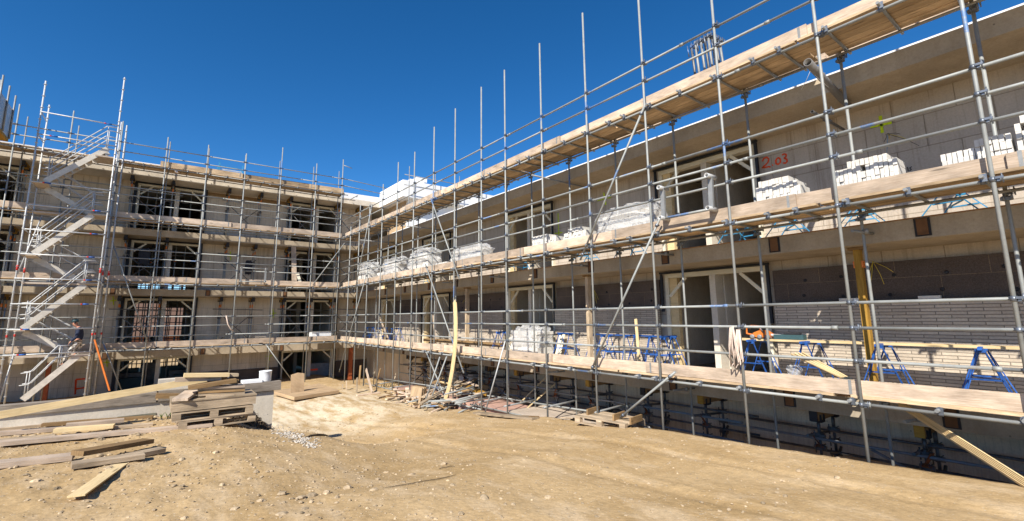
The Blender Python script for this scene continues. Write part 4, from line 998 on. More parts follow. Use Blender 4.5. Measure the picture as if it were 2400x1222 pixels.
for a, b, x, w, mt, lab in (((858, 866), (872, 921), 7.9, .16, WOOD_TOE, 'pale board leaning upright at the left of the debris heap'), ((845, 857), (841, 905), 8.5, .16, WOOD_BROWN, 'brown board standing upright left of the pale leaning board'), ((837, 886), (836, 925), 7.4, .13, WOOD_OLD, 'grey stake standing in the dirt in front of the brown board'), ((892, 864), (880, 905), 9.2, .08, WOOD_BROWN, 'thin brown stake leaning behind the debris heap'), ((812, 894), (812, 926), 7.3, .1, WOOD_OLD, 'short grey stake beside the corner platform'), ((803, 902), (803, 926), 7.3, .1, WOOD_OLD, 'shortest grey stake right at the corner platform')):
    A, B = atX(*a, x), atX(*b, x-.12); plank(A, B, w, .035, mt, lab, name='stake', cat='stake', up=(1, 0, 0))
for a, b, x in (((1047, 836), (1002, 958), 7.8), ((1031, 837), (991, 958), 7.7)):
    m = MB(); m.pipe(atX(*a, x+.35), atX(*b, x-.1), .026, .004, 10); tag(m.build('loose_tube', STEEL), 'long scaffold tube leaning against the lowest deck %s' % ('right of its twin' if a[0] > 1040 else 'left of its twin'), 'tube')
m = MB(); m.tube(atX(1184, 800, 8.24), atX(1137, 968, 8.0), .021, 9); tag(m.build('loose_tube', ALU), 'thin bright tube leaning on the lowest deck by the wrapped pack', 'tube')
for a, b, w, mt, lab in (((1115, 970), (1255, 984), .22, WOOD_OLD, 'grey plank lying along the dirt below the pink ledge'), ((1200, 979), (1258, 982), .18, WOOD_BROWN, 'brown board overlapping the end of the grey plank below the ledge'), ((836, 929), (890, 922), .12, WOOD_TOE, 'thin pale batten on the dirt left of the debris heap'), ((885, 934), (920, 926), .12, WOOD_OLD, 'short batten on the dirt in front of the debris heap'), ((905, 937), (932, 931), .12, WOOD_OLD, 'shortest batten on the dirt in front of the debris heap'), ((920, 926), (952, 912), .1, WOOD_FRESH, 'yellowish batten propped on the debris heap'), ((1003, 960), (1052, 958), .12, WOOD_OLD, 'short round-ended timber at the foot of the leaning tubes')):
    gplank(a, b, w, .05, mt, lab)
A, B = atZ(1090, 902, -2.55), atZ(1130, 925, -2.62); plank(A, B, .3, .12, WOOD_YELLOW, 'orange formwork board lying in front of the white box')
plank(atZ(1022, 893, -2.5), atZ(1125, 914, -2.6), .06, .04, WOOD_FRESH, 'long pale batten lying over the ledge by the white box')
for a, b, x0, x1 in (((1325, 880), (1225, 965), 10.3, 9.0), ((1282, 882), (1203, 960), 10.2, 9.3)):
    plank(atX(*a, x0), atX(*b, x1), .05, .03, WOOD_FRESH, 'thin yellow lath leaning in the pit, %s of two' % ('right' if a[0] > 1300 else 'left'))
# pallet and boards at the pit edge
P = at_g(1447, 1001); pe = pallet('weathered pallet at the pit edge with three uprights', (P.x+.15, P.y+.35, gz(P.x, P.y)-.03), R(97), WOOD_OLD, None, 1.3, .8)
for i, (a, lab) in enumerate((((1391, 982), 'left upright timber block on the pit edge pallet'), ((1452, 987), 'middle upright timber block on the pit edge pallet'), ((1492, 989), 'right upright timber block on the pit edge pallet'))):
    Q_ = atX(a[0], a[1], P.x+.1); plank(V((P.x-.1, Q_.y, pe.location.z+.22)), V((P.x+.4, Q_.y+.1, pe.location.z+.22)), .04, .13, WOOD_BROWN, lab)
gplank((1328, 986), (1392, 992), .3, .03, WOOD_OLD, 'thin curved board lying left of the pit edge pallet', None, .04)
gplank((1330, 978), (1395, 980), .25, .06, WOOD_TOE, 'pale board lying behind the curved board at the pit edge', None, .05)
gplank((1505, 1000), (1590, 1010), .16, .05, WOOD_YELLOW, 'yellowish flat strip right of the pit edge pallet')
# battens
def batten_bundle(paths, w, h, mat, label, name='batten_bundle'):
    m = MB()
    for pts in paths:
        r_ = random.random()
        for a, b in zip(pts[:-1], pts[1:]): m.beam(a, b, w, h, (0, 1, 0), r=r_)
    return tag(m.build(name, mat), label, 'battens')
base = [(1066, 703), (1068, 745), (1068, 790), (1065, 830), (1060, 868), (1053, 905), (1044, 937), (1034, 966)]
batten_bundle([[atX(x+dx*1.6, y+abs(dx)*3*(1 if i == 0 else 0), 8.12-.03*(i/7)+.006*dx) for i, (x, y) in enumerate(base)] for dx in (-2, -1, 0, 1, 2)], .02, .035, WOOD_FRESH, 'tall bundle of pale battens bowed and leaning on the lowest deck')
A, B = atX(2108, 952, 9.3), atX(2425, 1156, 8.05)
batten_bundle([[A+V((0, 0, .022*i))+V((.02*j, .01*j, 0)), B+V((0, 0, .022*i))+V((.02*j, .01*j, 0))] for i in range(5) for j in (0, 1)], .035, .018, WOOD_FRESH, 'long bundle of brown battens sloping out of the pit at the right')
A, B = atX(1855, 830, 9.05), atX(2020, 908, 8.62)
batten_bundle([[A+V((0, -.06*i, .012*i-.01*j)), B+V((0, .01*i, .016*i-.014*j))] for i in range(4) for j in (0, 1)], .03, .015, WOOD_FRESH, 'bundle of fresh battens leaning across the lowest deck')
# timber posts between the slabs
for px, py, lab in ((2030, 750, 'yellow timber post with orange mark between two balcony slabs'), (1380, 720, 'tan timber post between the slabs beside the blue trestles'), (1095, 735, 'tan timber post between the slabs behind the leaning tubes')):
    y = atX(px, py, 9.95).y; t = thing('timber_post', lab, 'post', (9.95, y, -1.43)); MB().beam((9.95, y, -1.43), (9.95, y, 1.145), .14, .10, (0, 1, 0)).build('post', WOOD_YELLOW if px > 2000 else WOOD_OLD, t)
    MB().wbox(9.85, 10.05, y-.12, y+.12, 1.10, 1.147).build('head_block', WOOD_BROWN, t)
    if px > 2000: MB().wbox(9.895, 10.005, y-.073, y+.073, .78, .90).build('orange_mark', ORANGE, t)
for px in (821, 883): 
    y = 28.33; P = atY(px, 850, y); t = tag(MB().wbox(P.x-.1, P.x+.1, y-.1, y+.1, -3.6, -1.765).build('steel_column', REDOX), 'rust-red steel column under the corner slab, %s' % ('left one' if px < 850 else 'right one'), 'column')
P = atY(110, 880, 28.4); tag(MB().wbox(P.x-.1, P.x+.1, 28.3, 28.5, -3.6, -1.765).build('steel_column', REDOX), 'rust-red steel column behind the foot of the stair tower', 'column')
A, B = atY(222, 797, 25.3), atY(257, 916, 25.0); plank(A, B, .05, .24, ORANGE, 'bright orange plank leaning beside the stair tower', up=(0, 1, 0))

# trestles
def trestle(col, label, group, h=.86, inner=True):
    t = thing('trestle', label, 'trestle', (0, 0, 0), group)
    for x, nm in ((-.27, 'front_frame'), (.27, 'rear_frame')):
        m = MB()
        for s in (-1, 1): m.beam((x, s*.035, h), (x+.05*(1 if x > 0 else -1), s*.36, 0), .016, .016); (m.beam((x, s*.05, h-.06), (x-.10*(1 if x > 0 else -1), s*.31, 0), .014, .014) if inner else None)
        m.beam((x, -.19, h*.49), (x, .19, h*.49), .022, .022); m.beam((x, -.06, h-.02), (x, .06, h-.02), .05, .05); m.build(nm, col, t)
    MB().beam((-.42, 0, h+.015), (.42, 0, h+.015), .05, .04).build('top_bar', ORANGE if col is BLUE_L else col, t)
    MB().beam((-.27, -.19, h*.49), (.27, .19, h*.49), .02, .02).build('spreader', col, t)
    return t
T0 = trestle(BLUE, 'blue steel trestle under the long plank, by the orange saw', 'blue trestles on the lowest balcony')
labs = ['blue steel trestle under the long plank, by the orange saw', 'blue steel trestle under the long plank, behind the fresh batten bundle', 'blue steel trestle under the long plank, by the yellow timber post', 'blue steel trestle under the right end of the long plank']
for i, px in enumerate((1778, 1903, 2072, 2300)):
    y = atX(px, 805, 10.15).y; loc = (10.1, y, -1.43)
    if i == 0: T0.location = loc
    else: dup(T0, loc, .06*i-.1, labs[i])
T2 = trestle(BLUE, 'x', 'blue trestles on the lowest balcony', .86, False)
labs = ['blue trestle nearest the wrapped white pack', 'blue trestle second from the wrapped white pack', 'blue trestle right of the tan post', 'blue trestle under the diagonal brace', 'blue trestle left of the thin upright lath', 'blue trestle at the edge of the wide room opening']
for i, px in enumerate((1322, 1396, 1445, 1500, 1545, 1560)):
    y = atX(px, 785, 10.2).y; T2a = T2 if i == 0 else dup(T2); T2a.location = (10.25+.06*(i % 2), y, -1.43); T2a.rotation_euler = (0, 0, R((82, 70, 94, 80, 100, 8)[i])); T2a['label'] = labs[i]
for px, lab in ((868, 'blue trestle in the far corner of the lowest balcony'), (899, 'blue trestle left of the far room opening'), (931, 'blue trestle leaning in the far room opening'), (1178, 'blue trestle standing left of the wrapped white pack')):
    y = atX(px, 788, 9.9).y; dup(T0, (9.85, min(y, 26.2), -1.43), R(30), lab)
T1 = trestle(BLUE_L, 'x', 'faded trestles on the middle balcony', .42, False)
for i, (px, py, lab) in enumerate(((1735, 550, 'faded blue trestle on the middle balcony left of the concrete recess'), (1850, 538, 'faded blue trestle on the middle balcony above the wide opening'), (2018, 512, 'faded orange and blue trestle on the middle balcony above the yellow post'), (2240, 480, 'faded trestle on the middle balcony nearest the camera'), (1480, 592, 'faded trestle on the middle balcony behind the crossing braces'), (1375, 606, 'faded trestle on the middle balcony beside the small white stack'), (1215, 628, 'faded trestle on the middle balcony at the far openings'), (985, 655, 'faded trestle on the middle balcony at the far end'))):
    y = atX(px, py, 10.0).y; T = T1 if i == 0 else dup(T1); T.location = (10.0, y, 1.48); T.rotation_euler = (0, 0, R(12*(i % 3)-10)); T['label'] = lab
plank((10.12, 5.2, -.545), (10.12, .35, -.545), .22, .04, WOOD_FRESH, 'long working plank laid across the blue trestles')
plank(atX(1490, 748, 9.9), atX(1499, 850, 9.7), .07, .03, WOOD_FRESH, 'thin upright lath leaning at the blue trestles', up=(1, 0, 0))
plank(atX(1318, 785, 10.6), atX(1307, 835, 10.3), .25, .03, WOOD_WHITE, 'pale board leaning behind the first blue trestle', up=(1, 0, 0))
plank(atX(1012, 705, 10.2), atX(1022, 815, 9.6), .1, .04, WOOD_TOE, 'tall plank leaning in the far room opening', up=(1, 0, 0)); plank(atX(890, 745, 10.2), atX(912, 800, 9.6), .1, .04, WOOD_TOE, 'plank leaning askew left of the far brick panel', up=(1, 0, 0))
plank((9.75, 13.3, -1.0), (9.72, 19.0, -1.0), .3, .12, WOOD_BROWN, 'stack of brown boards lying on the far part of the lowest deck')
# saw and case on the plank
y = atX(1775, 785, 10.12).y; z = -.525; sw = thing('stone_saw', 'orange stone saw with grey wheels on the working plank', 'saw', (10.1, y, z))
m = MB(); b = len(m.v); prof = [(-.02, .03), (-.30, .03), (-.30, .10), (-.20, .17), (-.08, .17), (.04, .12), (.06, .05)]
m.v += [V((10.02, y+a, z+h)) for a, h in prof]+[V((10.2, y+a, z+h)) for a, h in prof]; n = len(prof); m.poly(list(range(n)), [(0, 0)]*n, .5); m.poly(list(range(2*n-1, n-1, -1)), [(0, 0)]*n, .5)
for i in range(n): j = (i+1) % n; m.poly([i, i+n, j+n, j], [(0, 0)]*4, .5)
m.build('body', ORANGE, sw)
m = MB(); m.path([(10.1, y-.10, z+.16), (10.1, y-.06, z+.25), (10.1, y+.10, z+.26), (10.1, y+.20, z+.22), (10.1, y+.21, z+.10), (10.1, y+.06, z+.07)], .022, 8); m.build('handle', ORANGE, sw)
for yy in (y+.05, y-.10, y-.26): MB().lathe((10.0, yy, z+.045), [(.02, -.02), (.045, -.02), (.045, .02), (.02, .02)], 12, 0, 'x').build('wheel', STEEL_P, sw)
MB().path([(10.05, y+.12, z+.2), (10.0, y+.02, z+.27), (10.0, y-.12, z+.22), (10.0, y-.2, z+.12)], .012, 6).build('cable', COUPLER, sw)
y = atX(1845, 790, 10.1).y; tc = thing('tool_case', 'dark green tool case with grey tube on the working plank', 'tool case', (10.1, y, z)); MB().box((10.1, y-.05, z+.05), (.16, .55, .09)).build('case', TEAL, tc); MB().tube((10.08, y+.5, z+.09), (10.08, y+.1, z+.07), .028, 9).build('tube', ALU, tc); MB().box((10.1, y-.1, z+.115), (.1, .3, .03)).build('lid', RUBBER, tc)
m = MB()
for dx, zt_, zb_ in ((-.02, .0, -.62), (.03, -.01, -.72), (.06, .0, -.5), (-.045, -.02, -.66), (.09, -.02, -.7)):
    P = atX(1722, 766, 8.24); y = P.y; m.path([V((8.25, y+.02, P.z)), V((8.22, y+.04+dx*.4, P.z-.02)), V((8.22, y+.03+dx, P.z+zb_*.5)), V((8.225, y+dx*1.3-.0, P.z+zb_)), V((8.25, y+dx*1.2-.04, P.z+zb_*.9)), V((8.26, y-.05+dx*.3, P.z-.05))], .014, 5)
tag(m.build('webbing_strap', ROPE), 'pale webbing strap hung over the scaffold pole by the saw', 'strap')
def blob_film(c, sx, sy, sz, seed, name, label, cat, parent=None, mat=None, ragged=.3, amp=.2, low=-.2):
    m = MB(); nu, nv = 34, 16; q = V((seed*3.1, seed*1.7, seed)); P = []
    for j in range(nv+1):
        ph = math.pi/2-(j/nv)*(math.pi/2+abs(low))
        for i in range(nu):
            th = 2*math.pi*i/nu; ce, se = math.cos(ph), math.sin(ph); f = lambda v, e: math.copysign(abs(v)**e, v)
            p = V((f(ce, .5)*f(math.cos(th), .5), f(ce, .5)*f(math.sin(th), .5), f(se, .6)))
            n_ = noise.noise(p*2.2+q)*amp+noise.noise(p*6+q)*amp*.55+noise.noise(p*13+q)*amp*.25
            p *= 1+n_; w = V((p.x*sx, p.y*sy, p.z*sz))
            if j > nv*.75: w.z += ragged*sz*noise.noise(V((th*2.3, seed, 0)))
            P.append(V(c)+w)
    m.v = P
    for j in range(nv):
        for i in range(nu): k_ = (i+1) % nu; m.poly([j*nu+i, j*nu+k_, (j+1)*nu+k_, (j+1)*nu+i], [(0, 0)]*4, .5, 0, j % 3 == 0)
    o = m.build(name, mat or FILM, parent)
    if not parent: tag(o, label, cat)
    return o
P = atX(1862, 872, 9.2); blob_film(P, .09, .10, .11, 4, 'plastic_bag', 'small clear plastic bag hanging at the batten bundle', 'bag', amp=.4, low=-1.2)

# bricks
BR = MB().box((0, 0, .05), (.40, .051, .10), r=.5).build('brick', LIME, None, (0, 0, 0)); BRM = [BR.data]
for s_ in (.2, .85): b_ = MB().box((0, 0, .05), (.395, .05, .099), r=s_).build('brick', LIME, None, (0, 0, 0)); BRM.append(b_.data); bpy.data.objects.remove(b_)
bpy.data.objects.remove(BR)
q = random.Random(14); DZ = 1.64+.119
def brick_stack(y0, y1, rows, x, label, group):
    n = int((y1-y0)/.0575)
    for r_ in range(rows):
        a, b = 0, n
        if r_ == rows-1: a, b = q.choice(((0, n//2), (n//3, n), (n//4, n-1), (2, n-3)))
        for i in range(a, b):
            if r_ == rows-2 and q.random() < .04: continue
            o = bpy.data.objects.new('brick', q.choice(BRM)); COL.objects.link(o)
            o.location = (x+q.uniform(-.02, .02)-(.02 if r_ == 1 else 0), y0+.0272+i*.0575+q.uniform(-.002, .002), DZ+r_*.1015); o.rotation_euler = (0, 0, q.uniform(-.012, .012))
            tag(o, label, 'brick', group)
for y0, y1, rows, x, lab in ((3.08, 3.88, 6, 8.78, 'white brick in the stack below the red sprayed number'), (1.76, 2.62, 6, 8.78, 'white brick in the stack below the yellow-green sprayed cross'), (.60, 1.32, 5, 8.76, 'white brick in the long low stack at the right edge'), (.16, .58, 7, 8.80, 'white brick in the tall stack cut off by the right edge'), (8.1, 8.92, 5, 8.78, 'white brick in the small stack left of the film-covered pile'), (9.2, 10.28, 5, 8.78, 'white brick in the low stack second left of the film-covered pile')):
    brick_stack(y0, y1, rows, x, lab, lab.replace('white brick in', 'white bricks of'))
def brick_pack(x0, x1, y0, y1, z0, z1, label, seed, film=True, fl=-.25, fs=1.0, top=.12):
    t = thing('brick_pack', label, 'brick pack', ((x0+x1)/2, (y0+y1)/2, z0), 'film-wrapped packs of white brick'); m = MB(); q2 = random.Random(seed); z = z0; r_ = 0
    while z < z1-.09:
        y = y0+(q2.uniform(0, .12) if r_ > 3 else 0)
        while y < y1-.05-(q2.uniform(0, .1) if r_ > 3 else 0):
            w = .051 if r_ % 3 else .2
            m.box(((x0+x1)/2+q2.uniform(-.012, .012), y+w/2, z+.05), (x1-x0, w-.004, .098), r=q2.random()); y += w+.003
        z += .102; r_ += 1
    m.build('bricks', LIME, t)['kind'] = 'stuff'
    if film:
        blob_film(((x0+x1)/2, (y0+y1)/2+.03, z0+(z1-z0)*.62), (x1-x0)*.62*fs, (y1-y0)*.56*fs, (z1-z0)*.42+top, seed, 'film', None, None, t, low=fl)
brick_pack(8.60, 9.15, 6.05, 7.62, DZ, DZ+.66, 'low wide pile of white bricks under torn film, beside the grey gate frame', 2, True, -.5)
brick_pack(8.62, 9.15, 13.0, 15.0, DZ, DZ+.62, 'wide white brick pile with film at its right, on the middle deck', 3, True, -.5)
brick_pack(8.62, 9.12, 15.3, 16.2, DZ, DZ+.34, 'small bare white brick pile right of the tallest wrapped pack', 4, False)
brick_pack(8.55, 9.2, 16.7, 18.4, DZ, DZ+.92, 'tallest wrapped white brick pack with film bulging on top', 5, True, .1)
brick_pack(8.55, 9.2, 19.6, 21.4, DZ, DZ+.85, 'wrapped white brick pack with slumping film, third from the corner end', 6, True, -.6)
brick_pack(8.60, 9.15, 21.6, 22.1, DZ, DZ+.40, 'narrow bare white brick pile left of the slumping film', 7, False)
brick_pack(8.55, 9.2, 23.2, 24.8, DZ, DZ+.95, 'wrapped white brick pack nearest the inner corner on the middle deck', 8, True, .05)
brick_pack(9.75, 10.45, 11.45, 12.85, -1.42, -.50, 'wrapped white brick pack standing on the lowest balcony', 9, True, .05)
# hoisting gates on the guard rails
def gate(corners, axis, a, label):
    c_ = [atX(x, y, a) if axis == 'X' else atY(x, y, a) for x, y in corners]; t = thing('loading_gate', label, 'gate', tuple((c_[0]+c_[1])/2)); n = V((-.1, 0, 0)) if axis == 'X' else V((0, -.1, 0))
    for p, q_ in ((0, 1), (2, 3)): MB().tube(c_[p], c_[q_], .026, 10).build('rail', STEEL, t)
    for p, q_ in ((0, 2), (1, 3)): MB().beam(c_[p], c_[q_], .085, .05, n).build('post', STEEL_P, t)
    for p in c_: MB().pipe(p+n*1.5, p-n*1.6, .045, .01, 12).build('sleeve', ALU, t)
gate(((1553, 442), (1665, 414), (1556, 512), (1668, 490)), 'X', 8.22, 'grey and blue loading gate frame fixed to the middle lift rails'); gate(((566, 628), (623, 631), (564, 660), (621, 661)), 'Y', 26.92, 'steel loading gate frame on the scaffold across the yard')
# tubes stored on the top deck, drain pipe, ties
G = 'scaffold tubes stored upright on the top deck'
for i, (px, py) in enumerate(((1620, 106), (1629, 98), (1642, 92), (1651, 86), (1659, 81), (1668, 84), (1677, 90), (1686, 95))):
    P = atX(px, py, 8.85+.05*(i % 2)); t = thing('stored_tube', 'scaffold tube with coupler standing in the bundle on the top deck', 'tube', (P.x, P.y, 4.64), G)
    MB().tube((P.x+.05, P.y-.04, 4.64), (P.x, P.y, P.z), .0265, 9).build('tube', STEEL_P if i % 3 else STEEL_D, t)
    m = MB(); coupler_into(m, (P.x, P.y, P.z-.05), 'Y'); m.tube((P.x-.05, P.y+.04, P.z-.28), (P.x-.06, P.y+.06, P.z-.02), .014, 5); m.build('coupler', COUPLER, t)
m = MB(); m.pipe(atX(1893, 146, 7.95), atX(1990, 250, 10.4), .062, .008, 18); tag(m.build('drain_pipe', m_plain('grey_pvc', (.20, .195, .19), .5)), 'grey drain pipe slung under the top deck with cords', 'pipe')
m = MB(); A = atX(1900, 172, 8.3)
for b_ in ((1878, 210), (1942, 205), (1935, 172), (1925, 150)): m.path([atX(1900, 165, 8.3), (atX(1900, 165, 8.3)+atX(*b_, 8.6))/2+V((0, 0, -.02)), atX(*b_, 8.6)], .004, 4)
tag(m.build('cord', WHITE), 'thin white cords tying the drain pipe', 'cord')
for a, b, lab in (((1903, 262), (1977, 304), 'dark tie tube stub with clamp below the drain pipe'),):
    m = MB(); A, B = atX(*a, 8.6), atX(*b, 10.9); m.pipe(A, B, .026, .004, 10); m.tube(A.lerp(B, .45)-V((0, .05, .05)), A.lerp(B, .45)+V((0, .05, .05)), .04, 7); tag(m.build('tie_tube', STEEL_D), lab, 'tube')
# cables hanging from the walls
def cables(px, py, a, mats, label, n=4, seed=1, s_=1.0):
    q = random.Random(seed); P = atX(px, py, a); t = thing('cable_bunch', label, 'cables', tuple(P))
    for i in range(n):
        e = V((-.05-.1*q.random(), q.uniform(-.45, .05)*s_, q.uniform(-.45, -.05)*s_)); MB().path([P, P+V((-.09, -.05*s_, -.02)), P+e*.6+V((-.05, -.04, .0)), P+e], .0045, 5).build('cable', mats[i % len(mats)], t)
cables(2040, 612, 10.87, [YELLOW, RUBBER, YELLOW], 'yellow and dark cables hanging over the dark insulation at the right', 6, 2, 1.2)
cables(1395, 680, 10.87, [YELLOW], 'yellow cables hanging over the dark insulation behind the main brace', 4, 3); cables(1090, 703, 10.87, [YELLOW], 'yellow cables over the dark insulation behind the batten bundle', 3, 4)
cables(2074, 316, 10.98, [YELLOW, RUBBER, RUBBER, BLUE_L], 'dark and yellow wires hanging from the sprayed cross', 7, 5, 1.1); cables(925, 700, 10.87, [YELLOW, RUBBER], 'thin yellow cables over the farthest dark insulation', 4, 6)
m = MB(); m.path([atY(530, 740, 27.0), atY(534, 760, 26.95), atY(541, 772, 26.95), atY(547, 776, 27.0)], .03, 6); tag(m.build('rope', ROPE), 'pale rope looped over the rails across the yard', 'rope')
# things on the farther block
def frame_crate():
    A, B = atY(513, 404, 30.5), atY(568, 410, 30.5); t = thing('mesh_crate', 'grey mesh crate with blue frame standing on the far roof', 'crate', (A.x, 30.5, 7.3)); x0, x1 = A.x, B.x; z0, z1 = 7.3, atY(513, 386, 30.5).z
    m = MB()
    for x in (x0, x1):
        for y in (30.5, 31.5): m.beam((x, y, z0), (x, y, z1+.15), .08, .08)
    for z in (z0+.1, z1-.08):
        for y in (30.5, 31.5): m.beam((x0, y, z), (x1, y, z), .06, .06)
        for x in (x0, x1): m.beam((x, 30.5, z), (x, 31.5, z), .06, .06)
    m.build('frame', BLUE_L, t); m = MB()
    for i in range(14): z = z0+.15+i*(z1-z0-.3)/14; m.beam((x0, 30.53, z), (x1, 30.53, z), .015, .05)
    m.build('mesh_panel', ALU, t); MB().wbox(x0+.1, x1-.1, 30.7, 31.4, z0+.12, z1-.3).build('load', LEDGE, t)
frame_crate()
c_ = [atY(x, y, 26.0) for x, y in ((-40, 190), (26, 258), (16, 322), (-40, 300))]; HB = thing('hoist_platform', 'grey panelled hoist platform hanging at the upper left edge', 'hoist', tuple(c_[2]))
m = MB(); b = 0; x0, x1 = c_[0].x-1.2, c_[1].x; zb, zt_ = c_[2].z, c_[1].z; MB().wbox(x0, x1, 24.2, 24.24, zb, zt_+.5).build('side_panel', m_plain('hoist_grey', (.42, .46, .49), .4, .2), HB); MB().wbox(x1-.04, x1, 24.24, 26.2, zb, zt_+.1).build('side_panel', MATS['hoist_grey'], HB)
MB().wbox(x0, x1+.02, 24.15, 26.2, zb-.12, zb-.002).build('floor', WOOD_YELLOW, HB)
for x, y in ((x1+.03, 24.2), (x1+.03, 25.2), (x1+.03, 26.2)): MB().tube((x, y, zb), (x, y, zt_+.7), .03, 8).build('post', STEEL_P, HB)
m = MB(); m.beam((x0+.1, 26.4, -3.6), (x0+.1, 26.4, zt_+1.5), .25, .25); m.build('mast', STEEL_D, HB)
P = atY(750, 795, 27.7); pk_ = thing('insulation_pack', 'white foam pack with blue label on the lowest deck across the yard', 'insulation pack', (P.x, 27.7, -1.2)); MB().wbox(P.x-.52, P.x+.5, 27.35, 27.95, -1.215, -.78).build('foam', INSUL, pk_); MB().wbox(P.x-.15, P.x+.36, 27.343, 27.349, -1.08, -.99).build('label_strip', BLUE_L, pk_)
P = atY(612, 797, 27.6); tb = thing('mixer_table', 'small grey work table on the lowest deck across the yard', 'table', (P.x, 27.6, -1.2)); MB().wbox(P.x-.28, P.x+.2, 27.4, 27.8, -.95, -.92).build('top', LEDGE, tb); MB().lathe((P.x, 27.6, -1.215), [(.2, 0), (.17, .02), (.09, .26)], 10).build('stand', ALU, tb)
for px, py, x_, sz_, lab, mt in ((338, 608, 28.5, .42, 'black jacket hanging from a prop in the left wide opening', RUBBER), (582, 632, 28.5, .38, 'black bag hanging on the shoring before the plain wall', RUBBER)):
    P = atY(px, py, x_); blob_film(P+V((0, 0, .1)), .16 if px > 500 else .22, .1, sz_, px % 7, 'hanging_jacket', lab, 'jacket', mat=mt, amp=.2, low=-1.1)
P = atY(690, 640, 27.9); plank(atY(688, 575, 28.3), atY(690, 668, 27.7), .25, .05, WOOD_TOE, 'pale board standing upright before the opening next to the corner', up=(0, 1, 0)); plank(atY(697, 640, 27.6), atY(705, 668, 27.4), .15, .03, WOOD_WHITE, 'short white board leaning at the upright pale board', up=(0, 1, 0))
q = random.Random(8)
for px, py, n in ((320, 900, 4), (420, 895, 3)):
    for i in range(n):
        P = atY(px+q.uniform(-25, 25), py, 31.5); l = q.uniform(.6, 1.2); tag(MB().wbox(P.x-l/2, P.x+l/2, 31.0+.5*i, 31.4+.5*i, -3.54, -2.9+.2*i).build('sheet_stack', STEEL_D if i % 2 else TEAL), 'sheets stored in the dark ground floor room, %s half' % ('left' if px < 400 else 'right'), 'sheet stack', 'sheets stored in the %s ground floor room' % ('left' if px < 400 else 'right'))
P = atY(745, 890, 30.6); tag(MB().wbox(P.x-.7, P.x+.9, 30.6, 31.6, -3.54, -2.75).build('stored_pack', m_plain('grey_pack', (.30, .31, .33), .6)), 'grey pack stored inside the ground floor room by the corner', 'pack')  # one even grey for the stored pack
# ------------------------------------------------------------------ person on the stair
def skin(name, pts, edges, radii, mat, parent, root=0, sub=2):
    base = WORG[parent.name]; me = bpy.data.meshes.new(name); me.from_pydata([tuple(V(p)-base) for p in pts], edges, []); me.materials.append(mat)
    o = bpy.data.objects.new(name, me); COL.objects.link(o); o.parent = parent
    sk = o.modifiers.new('Skin', 'SKIN'); sk.use_smooth_shade = True
    sv = me.skin_vertices[0].data if me.skin_vertices else None
    if sv is None:
        bpy.context.view_layer.update(); sv = me.skin_vertices[0].data
    for v_, r_ in zip(sv, radii): v_.radius = (r_, r_) if not isinstance(r_, tuple) else r_
    sv[root].use_root = True
    sb = o.modifiers.new('Sub', 'SUBSURF'); sb.levels = sub; sb.render_levels = sub
    return o
A, B = FW[3]; f = atY(148, 847, 26.1); fx = f.x
foot = lambda x: A.z+(x-A.x)/(B.x-A.x)*(B.z-A.z)+.05
F1 = V((fx, 26.0, foot(fx)+.02)); F2 = V((fx+.30, 26.22, foot(fx+.30)+.05)); Hp = V((fx+.36, 26.11, F1.z+1.02))
PR = thing('person', 'worker in dark blue jacket, camouflage trousers and cap walking down the stair tower', 'person', tuple(F1))
SKIN = m_plain('skin', (.52, .25, .17), .6, 0, .1); NAVY = m_plain('navy_jacket', (.030, .042, .085), .85, 0, .25, 12); BOOT = m_plain('tan_boot', (.36, .30, .20), .8)
k = NB('camouflage'); p = k.pos(); n = k.noise(p, 14, 3, .6); CAMO = k.done(k.ramp(n, [(.40, (.10, .085, .07)), (.47, (.30, .26, .21)), (.56, (.55, .52, .48))]), .9)
k1 = F1+V((.14, .0, .54)); k2 = F2+V((.10, .02, .47)); ch = Hp+V((.0, 0, .46)); nk = Hp+V((-.06, 0, .55)); hd = Hp+V((-.17, 0, .70))
s1, s2 = ch+V((-.0, -.19, .0)), ch+V((.0, .19, .0)); e1, e2 = s1+V((-.02, -.06, -.29)), s2+V((-.04, .05, -.28)); w1, w2 = e1+V((-.17, .05, -.19)), e2+V((-.18, -.03, -.18))
pts = [Hp, Hp+V((.03, 0, .24)), ch, nk, hd+V((.01, 0, -.03)), hd+V((-.0, 0, .07)), Hp+V((0, -.09, -.05)), k1, F1+V((.02, 0, .10)), F1+V((-.10, 0, .04)), Hp+V((0, .09, -.05)), k2, F2+V((.02, 0, .10)), F2+V((-.10, 0, .04)), s1, e1, w1, s2, e2, w2]
ed = [(0, 1), (1, 2), (2, 3), (3, 4), (4, 5), (0, 6), (6, 7), (7, 8), (8, 9), (0, 10), (10, 11), (11, 12), (12, 13), (2, 14), (14, 15), (15, 16), (2, 17), (17, 18), (18, 19)]
rd = [.12, .115, .13, .055, .085, .09, .085, .058, .042, .04, .085, .058, .042, .04, .06, .042, .03, .06, .042, .03]
skin('body', pts, ed, rd, SKIN, PR)
def hand(w, d, nm):
    d = V(d).normalized(); side = V((0, 1, 0)); P = [w, w+d*.05]; E = [(0, 1)]; r_ = [.026, .03]
    for i, o in enumerate((-.027, -.009, .009, .027)):
        b = w+d*.085+side*o; P += [b, b+d*(.035+.006*(1-abs(i-1.5)))+V((0, 0, -.004)), b+d*.05+V((.008, 0, -.03))]; kx = len(P); E += [(1, kx-3), (kx-3, kx-2), (kx-2, kx-1)]; r_ += [.011, .0095, .008]
    P += [w+d*.03+side*.035, w+d*.075+side*.05+V((0, 0, -.01))]; kx = len(P); E += [(0, kx-2), (kx-2, kx-1)]; r_ += [.012, .009]
    skin(nm, P, E, r_, SKIN if nm == 'hand' else m_plain('work_glove', (.62, .52, .34), .8), PR, 1, 1)
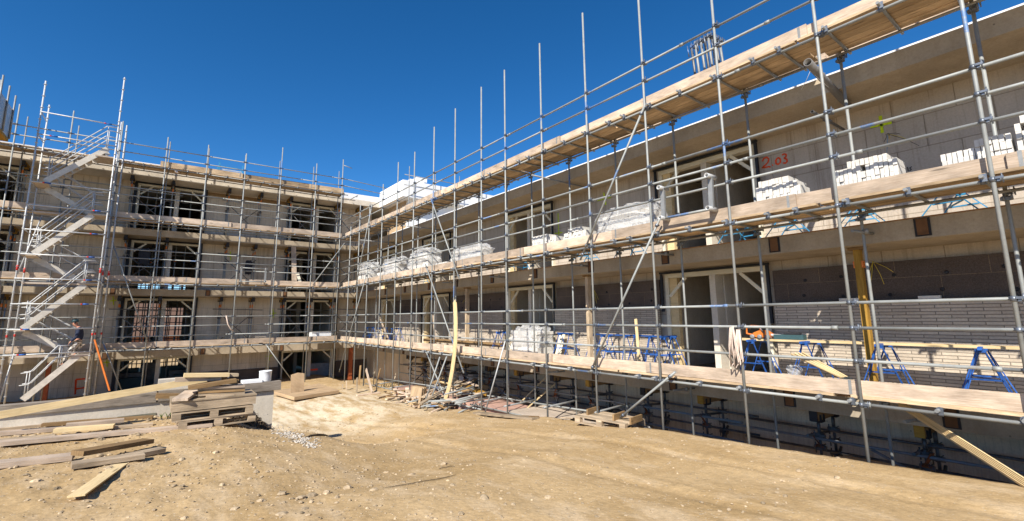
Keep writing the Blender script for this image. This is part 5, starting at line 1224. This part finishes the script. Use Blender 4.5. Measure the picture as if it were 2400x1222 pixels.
hand(w1, (-.5, .1, -.85), 'hand'); hand(w2, (-.5, -.1, -.85), 'gloved_hand')
skin('jacket', [Hp+V((0, 0, -.03)), Hp+V((.03, 0, .24)), ch, nk+V((.01, 0, -.02)), s1, e1, w1, s2, e2, w2], [(0, 1), (1, 2), (2, 3), (2, 4), (4, 5), (5, 6), (2, 7), (7, 8), (8, 9)], [.155, .15, .16, .075, .085, .066, .048, .085, .066, .048], NAVY, PR)
skin('trousers', [Hp+V((0, 0, -.02)), Hp+V((0, -.09, -.09)), k1, F1+V((.02, 0, .13)), Hp+V((0, .09, -.09)), k2, F2+V((.02, 0, .13))], [(0, 1), (1, 2), (2, 3), (0, 4), (4, 5), (5, 6)], [.145, .115, .085, .075, .115, .085, .075], CAMO, PR)
for F in (F1, F2): skin('boot', [F+V((.04, 0, .14)), F+V((.03, 0, .05)), F+V((-.08, 0, .035)), F+V((-.17, 0, .025))], [(0, 1), (1, 2), (2, 3)], [.06, .055, .05, .04], BOOT, PR, 0, 1)
m = MB(); m.lathe(hd+V((.01, 0, .085)), [(.112, -.03), (.116, .01), (.10, .055), (.06, .085), (.005, .095)], 14); m.box(hd+V((-.13, 0, .062)), (.10, .15, .012)); m.build('cap', TEAL, PR)
m = MB()
for s_ in (-1, 1): m.lathe(hd+V((.015, s_*.098, .02)), [(.012, -.03), (.04, -.01), (.04, .01), (.012, .03)], 10, 0, 'y')
m.path([hd+V((.015, -.11, .03)), hd+V((.02, -.09, .15)), hd+V((.02, 0, .195)), hd+V((.02, .09, .15)), hd+V((.015, .11, .03))], .012, 6); m.build('ear_defenders', RUBBER, PR)
m = MB(); m.lathe(hd+V((-.105, 0, -.005)), [(.016, -.02), (.014, .0), (.006, .022)], 7); m.build('nose', SKIN, PR)
m = MB()
for s_ in (-1, 1): m.lathe(hd+V((-.088, s_*.034, .022)), [(.004, -.008), (.011, 0), (.004, .008)], 7); 
m.box(hd+V((-.088, 0, -.052)), (.01, .045, .008)); m.build('eyes_and_mouth', RUBBER, PR)
